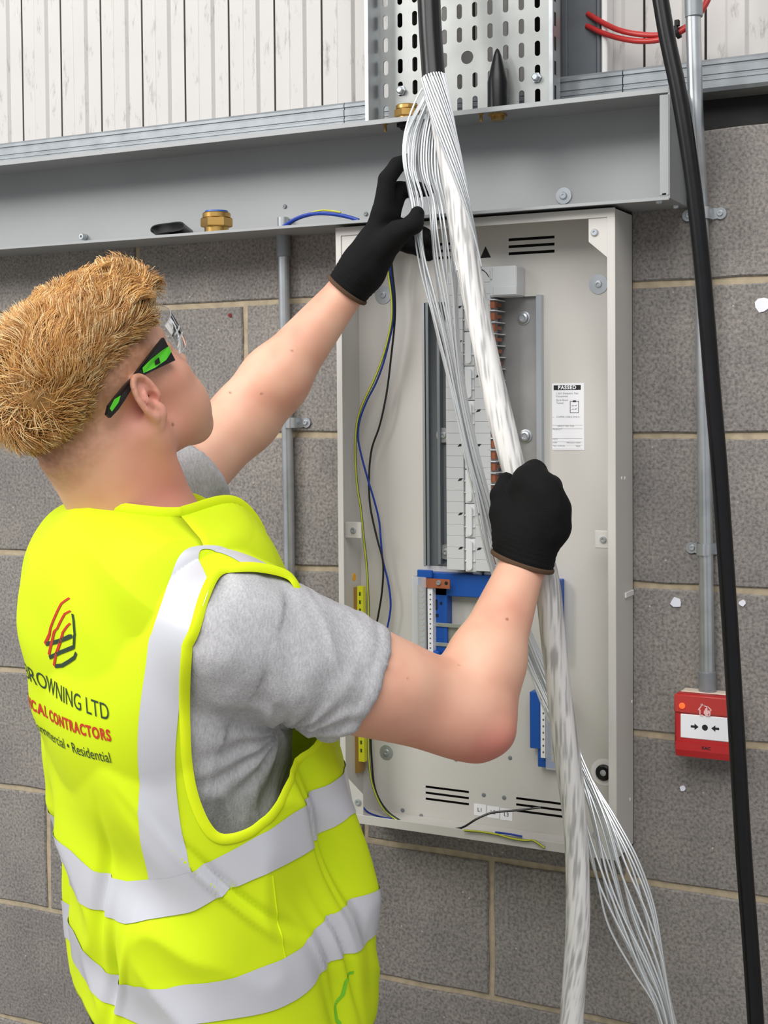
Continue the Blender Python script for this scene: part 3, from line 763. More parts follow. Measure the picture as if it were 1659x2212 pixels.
# loose wires inside the board
def wire(name, pts, r, m, label, cat='wire', group=None, n=70):
    mb = MB(); mb.tube(curve(path(pts), n), r, 8 if r < .004 else 22); return tag(mb.build(name, m, None, True), label, cat, group)
G = 'single core wires in the distribution board'
wire('black_wire', [(838, 465, -.075), (842, 520, -.062), (848, 590, -.05), (853, 640, -.045), (853, 690, -.04), (845, 770, -.035), (835, 850, -.034), (820, 920, -.034), (803, 970, -.034), (797, 1040, -.034), (800, 1095, -.034), (815, 1165, -.034), (827, 1212, -.034), (826, 1270, -.034), (817, 1330, -.034), (805, 1390, -.034), (800, 1500, -.034), (803, 1640, -.034), (812, 1710, -.034), (835, 1750, -.036), (870, 1777, -.05)], .0017, 'wire_black', 'black wire hanging from the raised left glove and crossing to the left inside the board', 'wire', G, 110)
w2 = MB()
c2 = curve(path([(834, 465, -.073), (838, 520, -.06), (844, 590, -.046), (850, 645, -.041), (850, 690, -.040), (841, 735, -.042), (828, 785, -.044), (812, 828, -.047), (793, 865, -.050), (777, 908, -.052), (773, 942, -.052), (779, 977, -.050), (793, 1030, -.044), (808, 1080, -.038), (819, 1125, -.03), (823, 1170, -.03), (827, 1210, -.03), (838, 1255, -.03), (844, 1306, -.03), (838, 1350, -.03), (826, 1395, -.03), (815, 1480, -.03)]), 90)
w2.tube(c2, .0017, 8); tag(w2.build('blue_wire', 'wire_blue', None, True), 'dark blue wire looping right beside the black wire in the board', 'wire', G)
e_pts = [(829, 465, -.071), (833, 530, -.060), (839, 590, -.048), (846, 645, -.046), (846, 690, -.046), (836, 740, -.048), (824, 780, -.050), (806, 825, -.052), (788, 862, -.054), (774, 900, -.056), (768, 945, -.058), (768, 1000, -.058), (773, 1060, -.058), (779, 1095, -.056), (786, 1165, -.054), (793, 1235, -.052), (796, 1310, -.050), (797, 1390, -.046), (796, 1500, -.044), (797, 1640, -.040), (806, 1700, -.040), (828, 1747, -.042), (862, 1774, -.052)]
ec = curve(path(e_pts), 110)
wr = empty('earth_wire', ec[-1], 'green and yellow earth wire running down the left of the board', 'wire', G)
mb = MB(); mb.tube(ec, .00195, 10); mb.build('green_core', 'wire_green', wr, True)
mb = MB(); mb.tube(ec + np.array([.0003, -.0011, .0]), .00125, 8); mb.build('yellow_stripe', 'wire_yellow', wr, True)
wire('blue_wire', [(768, 1666, -.03), (769, 1700, -.03), (774, 1727, -.03), (792, 1752, -.035), (820, 1764, -.05), (845, 1769, -.06)], .0015, 'wire_blue', 'short thin blue wire at the bottom left corner of the board', 'wire', G, 30)
wire('black_wire', [(975, 1792, -.084), (1000, 1787, -.083), (1030, 1769, -.075), (1058, 1757, -.065), (1085, 1753, -.058), (1120, 1750, -.05), (1168, 1744, -.04)], .0017, 'wire_black', 'short black wire end lying over the slots at the bottom of the board', 'wire', G, 40)
er = curve(path([(1003, 1794, -.092), (1040, 1797, -.0915), (1075, 1803, -.0915), (1108, 1812, -.0915), (1138, 1816, -.0915), (1150, 1815, -.0915), (1163, 1822, -.092), (1177, 1832, -.0925)]), 40)
wr = empty('earth_wire', er[-1], 'short green and yellow wire end hanging over the bottom lip of the board', 'wire', G)
mb = MB(); mb.tube(er, .0018, 8); mb.build('green_core', 'wire_green', wr, True)
mb = MB(); mb.tube(er + np.array([0, -.001, .0006]), .0013, 8); mb.build('yellow_stripe', 'wire_yellow', wr, True)
wire('blue_wire', [(1070, 1798, -.090), (1095, 1801, -.090), (1128, 1807, -.090)], .0016, 'wire_blue', 'blue wire stub beside the short green and yellow end on the board lip', 'wire', G, 16)
# ------------------------------------------------------------------ fire alarm call point
x0, x1, z0, z1 = .308, .3975, 1.112, 1.203
CP = empty('fire_alarm_call_point', ((x0 + x1) / 2, 0, z0), 'red square fire alarm call point with a white press plate on the block wall', 'fire alarm')
mb = MB(); mb.box(x0 + .003, x1 - .003, -.030, -.0006, z0 + .004, z1 - .001, .003); mb.build('back_box', 'cream_plastic', CP, True)
mb = MB(); mb.box(x0, x1, -.046, -.026, z0 + .009, z1 - .0015, .0035); mb.build('front_body', 'red_plastic', CP, True)
mb = MB(); mb.box(x0 + .0004, x1 - .0004, -.0485, -.045, z0 + .062, z1 - .002, .0018); mb.build('upper_cover', 'red_plastic_upper', CP, True)
mb = MB(); mb.prism([(-.0475, z0 + .020), (-.0475, z0 + .008), (-.044, z0 - .002), (-.028, z0 - .002), (-.028, z0 + .020)], 0, x0 + .002, x1); mb.build('lower_cover', 'red_plastic', CP)
mb = MB(); mb.box(x0 + .0095, x1 - .0095, -.0472, -.044, z0 + .0255, z0 + .0605, .001); pp = mb.build('press_plate', 'label_white', CP)
yc = -.0476; zc = z0 + .0435; xc = (x0 + x1) / 2 + .0005
mb = MB()
mb.lathe((xc, yc + .0004, zc), (0, -1, 0), [(.0043, 0), (.0043, .0003)], 20)
for sg in (-1, 1):
    X = xc + sg * .0205
    pl = [(X, -.0016), (X - sg * .0055, -.0016), (X - sg * .0055, -.0045), (X - sg * .0112, 0), (X - sg * .0055, .0045), (X - sg * .0055, .0016), (X, .0016)]
    mb.prism([(a, zc + b) for a, b in pl], 1, yc, yc + .0004)
mb.build('arrow_mark', 'ink', pp)
mb = MB(); mb.lathe((x0 + .0125, -.0484, z1 - .0185), (0, -1, 0), [(.0045, 0), (.0044, .0012), (.002, .002)], 18); mb.build('indicator_lamp', 'led_orange', CP, True)
mb = MB(); mb.lathe((x1 - .0055, -.0484, z1 - .0165), (0, -1, 0), [(.0024, 0), (.0024, .0005)], 14); mb.build('key_hole', 'slot_dark', CP)
# burning house emblem
ex, ez, ey = xc + .0, z1 - .0215, -.0488
mb = MB()
def seg(a, b, w):
    a = np.array(a); b = np.array(b); d = (b - a) / np.linalg.norm(b - a); nrm = np.array([-d[1], d[0]]) * w / 2
    q = [a - nrm, b - nrm, b + nrm, a + nrm]; mb.add([(ex + p[0], ey, ez + p[1]) for p in q], [(0, 1, 2, 3)])
hs = .0085
for a, b in (((-hs * .8, -hs), (-hs * .8, 0)), ((-hs * 1.1, -.001), (-hs * .6, hs * .55)), ((-hs * .6, hs * .5), (-hs * .55, hs * 1.0)), ((-hs * .55, hs), (-.001, hs * .62)), ((-.002, hs * .7), (hs * .6, hs * .55)), ((hs * .55, hs * .6), (hs * 1.15, 0)), ((hs * .9, 0), (hs * .85, -hs)), ((-hs * .8, -hs * .95), (-hs * .25, -hs * .95)), ((hs * .1, -hs * .95), (hs * .85, -hs * .95))):
    seg(a, b, .0016)
fl_ = [(0.0, -.0075), (.004, -.0068), (.006, -.003), (.005, .0005), (.0035, -.001), (.0028, .0048), (.0002, .002), (-.0018, -.002), (-.0022, -.005)]
mb.add([(ex + a + .0008, ey, ez + b) for a, b in fl_], [tuple(range(len(fl_)))])
mb.build('fire_emblem', 'pale_pink_print', CP, fix=False)
mb = MB(); wall_text(mb, 'KAC', .0062, xc + .002, -.0478, z0 + .0135, bold=.0002); mb.build('lettering', 'ink', CP, fix=False)
mb = MB(); mb.box(xc - .016, xc + .018, -.022, -.016, z0 - .008, z0 + .006, .001); mb.build('clear_flap', 'plastic_clear', CP)
mb = MB(); mb.box(xc - .003, xc + .004, -.0235, -.022, z0 - .0075, z0 - .0015, .0006); mb.build('flap_catch', 'white_paint', CP)
# ------------------------------------------------------------------ armoured cable being stripped
sh_pts = path([(921, -150, -.125), (925, -40, -.135), (930, 70, -.148), (937, 172, -.165)])
core_pts = path([(937, 168, -.165), (957, 280, -.176), (984, 420, -.188), (1007, 550, -.202), (1040, 720, -.228), (1076, 880, -.252), (1117, 1035, -.272), (1150, 1140, -.285), (1178, 1240, -.29), (1197, 1400, -.275), (1216, 1560, -.262), (1234, 1700, -.252), (1246, 1850, -.244), (1248, 2000, -.238), (1241, 2120, -.234), (1233, 2230, -.232), (1225, 2380, -.23)])
CB = empty('armoured_cable', (core_pts[-1][0], core_pts[-1][1], core_pts[-1][2]), 'thick black armoured cable stripped to its silvery strands, held by both gloves', 'cable')
mb = MB(); sc = curve(sh_pts, 30); mb.tube(sc, .0172, 24); mb.lathe(sc[-1] - (sc[-1] - sc[-2]) * .3, sc[-1] - sc[-2], [(.0172, 0), (.0178, .002), (.0176, .004), (.0165, .0045)], 24)
mb.build('sheath', 'cable_black', CB, True)
cc = curve(core_pts, 260); nprof = 60
prf = 1 + .05 * np.abs(np.sin(np.arange(nprof) * math.pi / 10)) - .03 + .03 * np.cos(np.arange(nprof) * 2 * math.pi / nprof * 3 + .5)
tt = np.linspace(0, 1, 260); rad = .0150 + .0016 * np.clip(tt * 8, 0, 1) + .0005 * np.sin(tt * 40) - .0006 * np.sin(tt * 17)
mb = MB(); mb.tube(cc, rad, nprof, prof=prf, twist=.035); cbo = mb.build('conductor_bundle', 'aluminium_strand', CB, True, fix=False)
_g = np.random.default_rng(21); nz = _g.random((64, 40))
def _vn(a, b):
    i, j = np.floor(a).astype(int), np.floor(b).astype(int); fa, fb = a - i, b - j; fa = fa * fa * (3 - 2 * fa); fb = fb * fb * (3 - 2 * fb)
    q = lambda x, y: nz[x % 64, y % 40]
    return (q(i, j) * (1 - fa) + q(i + 1, j) * fa) * (1 - fb) + (q(i, j + 1) * (1 - fa) + q(i + 1, j + 1) * fa) * fb
ti, tj = np.meshgrid(np.arange(260), np.arange(nprof), indexing='ij')
w_ = .65 * _vn(tj * 20 / nprof * 2, ti / 5.5) + .35 * _vn(tj * 40 / nprof * 1.6 + 9, ti / 3.2 + 3)
k_ = np.clip((.50 - w_) / .22, 0, 1)[..., None]; cA, cB = np.array(rgb(218, 216, 214)[:3]), np.array(rgb(164, 163, 162)[:3])
cv = (cA + (cB - cA) * k_).reshape(-1, 3); at2 = cbo.data.color_attributes.new('Col', 'FLOAT_COLOR', 'POINT')
at2.data.foreach_set('color', np.concatenate([cv, np.ones((len(cv), 1))], 1).astype(np.float32).ravel())
def nrm3(v): return v / np.linalg.norm(v)
# loose armour wires: stations (px, py, depth, across half-width in px (dx, dy), depth half-spread)
stA = [(937, 176, -.165, 12, 3, .010), (931, 215, -.168, 26, 6, .012), (918, 300, -.176, 44, 12, .016), (910, 370, -.182, 38, 14, .014), (912, 435, -.182, 27, 8, .012), (913, 500, -.186, 18, 4, .009), (921, 560, -.185, 17, 8, .008), (938, 630, -.182, 20, 9, .009), (963, 730, -.178, 19, 8, .009), (990, 850, -.172, 17, 7, .008), (1018, 980, -.165, 16, 6, .008), (1046, 1090, -.158, 18, 6, .008), (1075, 1210, -.15, 24, 6, .010), (1118, 1340, -.145, 24, 6, .010), (1163, 1450, -.145, 26, 10, .010), (1203, 1540, -.155, 26, 6, .010), (1232, 1610, -.165, 20, 6, .010), (1262, 1680, -.175, 22, 6, .010), (1298, 1780, -.19, 36, -14, .012), (1330, 1880, -.20, 46, -18, .014), (1364, 1980, -.205, 46, -18, .016), (1402, 2080, -.21, 34, -12, .014), (1432, 2165, -.21, 20, -6, .012), (1452, 2240, -.21, 16, -4, .010), (1475, 2330, -.21, 14, 0, .010)]
NA = 20
for i in range(NA):
    s = -1 + 2 * (i + .5) / NA; dph = RNG.uniform(-1, 1); ph = RNG.uniform(0, 6.28); pts = []
    for k, (px, py, y, ax, ay, ds) in enumerate(stA):
        ss = s + .16 * math.sin(ph + k * 1.3) * (0 if k < 1 else 1)
        if k in (2, 3): ss = -1 + 2 * ((s + 1) / 2) ** 1.5
        if 3 <= k <= 8 and s > .0:      # some wires pass to the right of the thumb
            px = px + (12 + 34 * s) * (.35, .8, 1.15, 1.1, .75, .3)[k - 3]
        pts.append(at(px + ax * ss, py + ay * ss, y + ds * dph * (.3 if k == 0 else 1)))
    mb = MB(); mb.tube(curve(pts, 130), .0015, 6); mb.build('armour_wire', 'steel_wire', CB, True, fix=False)
# wires still lying round the conductors just below the sheath
cum = np.linspace(0, 1, len(cc))
for i in range(17):
    a0 = math.radians(-92 + 12.6 * i); pts = []
    for k in range(14):
        j = int(k * 4.0); p = cc[j]; Tn = nrm3(cc[min(j + 1, 259)] - cc[max(j - 1, 0)])
        rgt = nrm3(RT - Tn * (RT @ Tn)); frw = -nrm3(FW - Tn * (FW @ Tn) - rgt * (FW @ rgt))
        a = a0 + k * .225; rr_ = .0178 + .0005 * math.sin(i * 2.1 + k * .7)
        pts.append(p + rr_ * (math.sin(a) * rgt + math.cos(a) * frw))
    mb = MB(); mb.tube(curve(pts, 50), .00145, 5); mb.build('armour_wire', 'steel_wire', CB, True, fix=False)
# black cable hanging at the right
wire('black_cable', [(1405, -140, -.150), (1424, -20, -.150), (1440, 75, -.15), (1466, 200, -.15), (1489, 340, -.15), (1508, 490, -.15), (1521, 620, -.15), (1540, 850, -.15), (1553, 1000, -.15), (1567, 1200, -.15), (1580, 1400, -.152), (1592, 1600, -.155), (1607, 1850, -.16), (1622, 2050, -.165), (1636, 2260, -.17), (1645, 2400, -.17)], .0112, 'cable_black', 'plain black cable hanging in front of the right conduit and the call point', 'cable', None, 120)
# red cables looped above with a cable tie
wire('red_cable', [(1270, 30, .035), (1306, 51, .02), (1340, 66, .005), (1380, 74, -.005), (1420, 76, -.01), (1455, 70, -.012), (1490, 53, -.012), (1512, 30, -.010), (1528, -5, -.005), (1536, -80, 0)], .0042, 'cable_red', 'upper of the two red cables looped before the white cladding', 'cable', 'red cables looped at the top', 50)
wire('red_cable', [(1268, 56, .035), (1306, 73, .02), (1345, 84, .004), (1385, 89, -.008), (1425, 86, -.016), (1460, 74, -.020), (1496, 50, -.020), (1518, 20, -.018), (1533, -10, -.013), (1543, -80, -.008)], .0042, 'cable_red', 'lower of the two red cables looped before the white cladding', 'cable', 'red cables looped at the top', 50)
p = at(1463, 69, -.018); mb = MB(); d_ = nrm3(at(1470, 66, -.018) - at(1456, 73, -.018))
mb.lathe(p - d_ * .003, d_, [(.0098, 0), (.0100, .001), (.0100, .005), (.0098, .006)], 14); mb.box(p[0] - .0035, p[0] + .0035, p[1] - .004, p[1] + .003, p[2] + .008, p[2] + .017, .0008)
tag(mb.build('cable_tie', 'black', None), 'black cable tie round the two red cables', 'cable tie')
# ------------------------------------------------------------------ fittings on and in the trunking
def gland(base, axis, label, collar=True, k=1.0):
    ax = np.array(axis, float); root = empty('brass_gland', base, label, 'cable gland', 'brass cable glands')
    base = np.array(base); K = lambda pr: [(a * k, b * k) for a, b in pr]
    mb = MB(); mb.lathe(base, ax, K([(.0155, 0), (.0155, .007), (.0165, .0075)]), 24); mb.build('thread', 'brass', root, True)
    mb = MB(); mb.lathe(base + ax * .0075 * k, ax, K([(.0190, 0), (.0203, .0012), (.0203, .0108), (.0190, .012)]), 6); mb.build('hexagon_nut', 'brass', root)
    mb = MB(); mb.lathe(base + ax * .0195 * k, ax, K([(.0180, 0), (.0180, .005), (.0165, .0065), (.012, .0065)]), 24); mb.build('cap', 'brass', root, True)
    if collar:
        mb = MB(); mb.lathe(base + ax * .0255 * k, ax, K([(.0150, 0), (.0146, .0026), (.010, .003)]), 24); mb.build('seal', 'plastic_blue', root, True)
    return root
p = at(468, 490, -.086); gland((p[0], -.086, TZ0 + .0016), (0, 0, 1), 'brass gland standing in the open trunking beside the black rubber sleeve', True, 1.3)
p = at(880, 250, -.068); gland((p[0], -.068, TZ1 + .0001), (0, 0, 1), 'brass gland on top of the trunking behind the loose strands', False)
sl = at(366, 492, -.094); mb = MB(); n = 26; vs = []; L_ = .062
for e, (dx, dy) in enumerate(((0, 0), (-.040, .084))):
    for ii, ro in enumerate((1.0, .86)):
        for j in range(n):
            t = 2 * math.pi * j / n; xx = .035 * math.cos(t) * (1 if ii == 0 else .95); zz = .0105 * math.sin(t) * (1 if ii == 0 else .8) * (1 + .25 * math.cos(2 * t)) + (.0015 * math.cos(t))
            vs.append((sl[0] + xx + dx, -.100 + dy, TZ0 + .0150 + zz))
fs = []
for j in range(n):
    k = (j + 1) % n
    fs += [(j, k, 2 * n + k, 2 * n + j), (n + j, 3 * n + j, 3 * n + k, n + k), (j, n + j, n + k, k), (2 * n + j, 2 * n + k, 3 * n + k, 3 * n + j)]
mb.add(vs, fs); tag(mb.build('rubber_sleeve', 'rubber_black', None, True), 'flattened black rubber sleeve lying in the open trunking', 'sleeve')
G2 = 'wires lying in the trunking'
wire('blue_wire', [(612, 489, -.098), (636, 474, -.098), (660, 465, -.098), (690, 461, -.098), (722, 463, -.098), (750, 468, -.098), (775, 476, -.098)], .0030, 'wire_blue', 'thick blue wire arching over the bottom lip of the trunking', 'wire', G2, 30)
wire('blue_wire', [(618, 488, -.090), (640, 474, -.090), (662, 466, -.090), (692, 461, -.090), (724, 464, -.090), (756, 470, -.090)], .0026, 'wire_blue', 'darker blue wire just behind the thick one in the trunking', 'wire', G2, 30)
wire('earth_wire', [(650, 467, -.096), (690, 455, -.094), (712, 455, -.094), (736, 459, -.094)], .0014, 'wire_yellow', 'thin green and yellow wire lying on the blue wires in the trunking', 'wire', G2, 20)
# shroud cone standing on the trunking
p = at(1075, 247, -.062); cb = (p[0], -.062, TZ1 + .0001)
CN = empty('cable_shroud', cb, 'pointed black rubber shroud standing on the trunking before the tray', 'shroud')
mb = MB(); mb.lathe(cb, (0, 0, 1), [(.0155, 0), (.0155, .046), (.0135, .056), (.006, .086), (.0030, .094), (.0008, .0965)], 24); mb.build('cone', 'rubber_black', CN, True)
mb = MB(); mb.lathe((cb[0], cb[1], TZ1 - .0018), (0, 0, -1), [(.0145, 0), (.0145, .003), (.0145, .0031)], 6); mb.lathe((cb[0], cb[1], TZ1 - .0048), (0, 0, -1), [(.0100, 0), (.0100, .006), (.008, .0065)], 20); mb.build('gland_nut', 'brass', CN, True)
for (px, lab) in ((832, 'small brass screw under the trunking top at the left edge of the tray'), (1039, 'small brass screw under the trunking top beside the black shroud')):
    p = at(px, 262, -.085); mb = MB(); mb.lathe((p[0], -.085, TZ1 - .0016), (0, 0, -1), [(.0042, 0), (.0042, .003), (.0022, .0032), (.0022, .013), (.001, .014)], 12)
    tag(mb.build('brass_screw', 'brass', None, True), lab, 'screw', 'brass screws in the trunking top')
# gland nut below the left gland
p = at(880, 262, -.068); mb = MB(); mb.lathe((p[0], -.068, TZ1 - .0016), (0, 0, -1), [(.0165, 0), (.0165, .006), (.011, .0065), (.011, .010)], 6)
tag(mb.build('gland_locknut', 'black', None), 'dark locknut under the trunking top below the brass gland', 'nut')
# plaster flakes and marks on the blocks
def flake(px, py, rpx, label, m='paper_white', seed=1):
    c = at(px, py, -.001); rr = rpx / 1430.0; r_ = random.Random(seed); n = 9; mb = MB()
    pl = [(c[0] + rr * (.75 + .4 * r_.random()) * math.cos(2 * math.pi * i / n), c[2] + rr * (.75 + .4 * r_.random()) * math.sin(2 * math.pi * i / n)) for i in range(n)]
    mb.prism(pl, 1, -.0022, -.0006); return tag(mb.build('plaster_flake', m, None), label, 'flake', 'flakes stuck to the blocks')
flake(1461, 1301, 12, 'white flake on the block just left of the right conduit', seed=3)
flake(1604, 1303, 7, 'small white flake on the block right of the black cable', seed=5)
flake(1648, 658, 17, 'white scrap on the block at the right edge of the photo', seed=8)
flake(1475, 1703, 7, 'small pale flake on the block below the red call point', seed=9)
flake(497, 681, 5, 'small dark red dot on the block behind the raised forearm', 'red_mark', 4)
# ------------------------------------------------------------------ person: distance-field modelling tools
def rc(p, a, b, ra, rb):
    a = np.asarray(a, float); b = np.asarray(b, float); ab = b - a
    t = np.clip(((p - a) @ ab) / (ab @ ab + 1e-12), 0, 1)
    return np.linalg.norm(p - a - t[:, None] * ab, axis=1) - (ra + (rb - ra) * t)
def ell(p, c, r, A=None):
    q = p - np.asarray(c, float)
    if A is not None: q = q @ A.T
    r = np.asarray(r, float)
    k0 = np.linalg.norm(q / r, axis=1); k1 = np.linalg.norm(q / (r * r), axis=1) + 1e-9
    return k0 * (k0 - 1) / k1
def smin(a, b, k):
    h = np.clip(.5 + .5 * (b - a) / k, 0, 1)
    return b + (a - b) * h - k * h * (1 - h)
def smax(a, b, k): return -smin(-a, -b, k)
def sdf_mesh(f, lo, hi, h, slack=1.6):
    B = 8; lo = np.asarray(lo, float); hi = np.asarray(hi, float)
    nb = np.ceil((hi - lo) / (B * h)).astype(int); n = nb * B
    ci = np.stack(np.meshgrid(*[np.arange(k) for k in nb], indexing='ij'), -1).reshape(-1, 3)
    dc = f(lo + (ci * B + (B - 1) / 2) * h)
    G = np.where(dc < 0, -1.0, 1.0).astype(np.float32).reshape(nb).repeat(B, 0).repeat(B, 1).repeat(B, 2)
    act = ci[np.abs(dc) < B * h * .87 * slack]
    off = np.stack(np.meshgrid(*[np.arange(B)] * 3, indexing='ij'), -1).reshape(-1, 3)
    for s in range(0, len(act), 1500):
        gi = (act[s:s + 1500, None, :] * B + off[None]).reshape(-1, 3)
        G[gi[:, 0], gi[:, 1], gi[:, 2]] = f(lo + gi * h)
    sg = (G < 0)
    c = np.zeros(tuple(np.array(G.shape) - 1), np.uint8)
    for dx in (0, 1):
        for dy in (0, 1):
            for dz in (0, 1):
                c += sg[dx:dx + c.shape[0], dy:dy + c.shape[1], dz:dz + c.shape[2]]
    cell = np.argwhere((c > 0) & (c < 8)); vid = -np.ones(c.shape, np.int32); vid[tuple(cell.T)] = np.arange(len(cell))
    cor = [(x, y, z) for x in (0, 1) for y in (0, 1) for z in (0, 1)]
    val = np.stack([G[cell[:, 0] + x, cell[:, 1] + y, cell[:, 2] + z] for x, y, z in cor], 1)
    acc = np.zeros((len(cell), 3)); cnt = np.zeros(len(cell))
    for i in range(8):
        for j in range(i + 1, 8):
            if sum(abs(a - b) for a, b in zip(cor[i], cor[j])) != 1: continue
            m = (val[:, i] < 0) != (val[:, j] < 0)
            t = np.where(m, val[:, i] / (val[:, i] - val[:, j] + 1e-12), 0)
            pt = np.array(cor[i]) + t[:, None] * (np.array(cor[j]) - np.array(cor[i]))
            acc += pt * m[:, None]; cnt += m
    V = lo + (cell + acc / np.maximum(cnt, 1)[:, None]) * h
    Fs = []
    for ax in range(3):
        sl0 = [slice(1, -1)] * 3; sl1 = [slice(1, -1)] * 3; sl0[ax] = slice(0, -1); sl1[ax] = slice(1, None)
        d = sg[tuple(sl0)] != sg[tuple(sl1)]
        e = np.argwhere(d); first = sg[tuple(sl0)][d]
        o = np.ones(3, int); o[ax] = 0; e = e + o
        b, cc_ = [(1, 2), (2, 0), (0, 1)][ax]
        def at_(db, dc_):
            q = e.copy(); q[:, b] -= db; q[:, cc_] -= dc_; return vid[q[:, 0], q[:, 1], q[:, 2]]
        q = np.stack([at_(1, 1), at_(0, 1), at_(0, 0), at_(1, 0)], 1)
        q[~first] = q[~first][:, ::-1]; Fs.append(q)
    Fq = np.concatenate(Fs); Fq = Fq[(Fq >= 0).all(1)]
    return V, Fq
def relax(V, Fq, it=2, lam=.5):
    e = np.concatenate([Fq[:, [0, 1]], Fq[:, [1, 2]], Fq[:, [2, 3]], Fq[:, [3, 0]]])
    e = np.concatenate([e, e[:, ::-1]])
    n = np.bincount(e[:, 0], minlength=len(V)).astype(float)
    for _ in range(it):
        s = np.stack([np.bincount(e[:, 0], weights=V[e[:, 1], k], minlength=len(V)) for k in range(3)], 1)
        V = V + lam * (s / np.maximum(n, 1)[:, None] - V)
    return V
def vnormals(V, Fq):
    n = np.cross(V[Fq[:, 2]] - V[Fq[:, 0]], V[Fq[:, 3]] - V[Fq[:, 1]]); N = np.zeros_like(V)
    for k in range(4):
        for a in range(3): N[:, a] += np.bincount(Fq[:, k], weights=n[:, a], minlength=len(V))
    return N / (np.linalg.norm(N, axis=1)[:, None] + 1e-12)
def mesh_obj(name, V, F, m, parent=None, col=None, smooth=True):
    off = np.array(wloc(parent)) if parent is not None else np.zeros(3)
    me = bpy.data.meshes.new(name)
    V = np.asarray(V, float) - off
    if isinstance(F, np.ndarray):
        k = F.shape[1]; me.vertices.add(len(V)); me.vertices.foreach_set('co', V.astype(np.float32).ravel())
        me.loops.add(F.size); me.loops.foreach_set('vertex_index', F.astype(np.int32).ravel())
        me.polygons.add(len(F)); me.polygons.foreach_set('loop_start', np.arange(0, F.size, k, dtype=np.int32))
        me.update(calc_edges=True); me.validate()
    else:
        me.from_pydata([tuple(v) for v in V], [], F); me.update()
    if col is not None:
        at_ = me.color_attributes.new('Col', 'FLOAT_COLOR', 'POINT')
        at_.data.foreach_set('color', np.concatenate([col, np.ones((len(col), 1))], 1).astype(np.float32).ravel())
    if smooth: me.polygons.foreach_set('use_smooth', [True] * len(me.polygons))
    me.materials.append(MATS[m] if isinstance(m, str) else m)
    o = bpy.data.objects.new(name, me); COL.objects.link(o)
    if parent is not None: o.parent = parent
    return o
# smooth value noise on world points
_perm = np.random.default_rng(5).random((32, 32, 32))
def vnoise(p):
    i = np.floor(p).astype(int); f = p - i; f = f * f * (3 - 2 * f); out = 0
    for dx in (0, 1):
        for dy in (0, 1):
            for dz in (0, 1):
                w = (f[:, 0] if dx else 1 - f[:, 0]) * (f[:, 1] if dy else 1 - f[:, 1]) * (f[:, 2] if dz else 1 - f[:, 2])
                out = out + w * _perm[(i[:, 0] + dx) % 32, (i[:, 1] + dy) % 32, (i[:, 2] + dz) % 32]
    return out * 2 - 1
def fbm(p, o=3): return sum(vnoise(p * 2 ** k + 7.3 * k) / 2 ** k for k in range(o))
attr_mat('skin', .5, .25, (900, .12), .4)
attr_mat('hair', .42, 0, None, .45)
mat('glove_knit', rgb(9, 9, 10), .85, bump=(700, .5), spec=.25)
mat('glove_hem', rgb(84, 62, 44), .9, bump=(700, .5))

# ------------------------------------------------------------------ pose
Mb = at(300, 1130, -.60)                        # base of the neck
_a = math.radians(30)
LB = math.sin(_a) * RT - math.cos(_a) * FW; LB[2] = 0; LB /= np.linalg.norm(LB)   # towards his right
FB = np.array([-LB[1], LB[0], 0.0])             # the way his chest faces
ZU = np.array([0, 0, 1.0])
def bod(l, f, z): return np.array([Mb[0], Mb[1], 0]) + l * LB + f * FB + z * ZU
SR = at(528, 1372, -.655); ER = at(1012, 1528, -.455); WR = at(1131, 1215, -.325)
SL = Mb - LB * .185 + FB * .05 - ZU * .035; EL = at(528, 902, -.285); WL = at(749, 628, -.205)
# head frame
Hc = at(232, 862, -.645)
ah, th = math.radians(48), math.radians(35)
hd = math.cos(ah) * RT + math.sin(ah) * FW
HF = math.cos(th) * hd + math.sin(th) * UP
HU = -math.sin(th) * hd + math.cos(th) * UP
HR = np.cross(HF, HU)
HM = np.stack([HR, HF, HU])                     # world -> head rows
HS = 1.05; HMS = HM.T / HS
def hw(x, y, z): return Hc + HS * (x * HR + y * HF + z * HU)
def hloc(px, py, x):
    """where the sight line meets the head's sagittal plane at offset x: (forward, up)"""
    r = FW + RT * (px - 829.5) / FPX + UP * (CY - py) / FPX
    q = HM @ (CAM - Hc) / HS; d = HM @ r / HS; t = (x - q[0]) / d[0]
    return (q + d * t)[1:]
PERSON = empty('person', (Mb[0] + .05, Mb[1] + .08, 0), 'ginger haired person in yellow vest and black gloves reaching for the stripped cable', 'person')

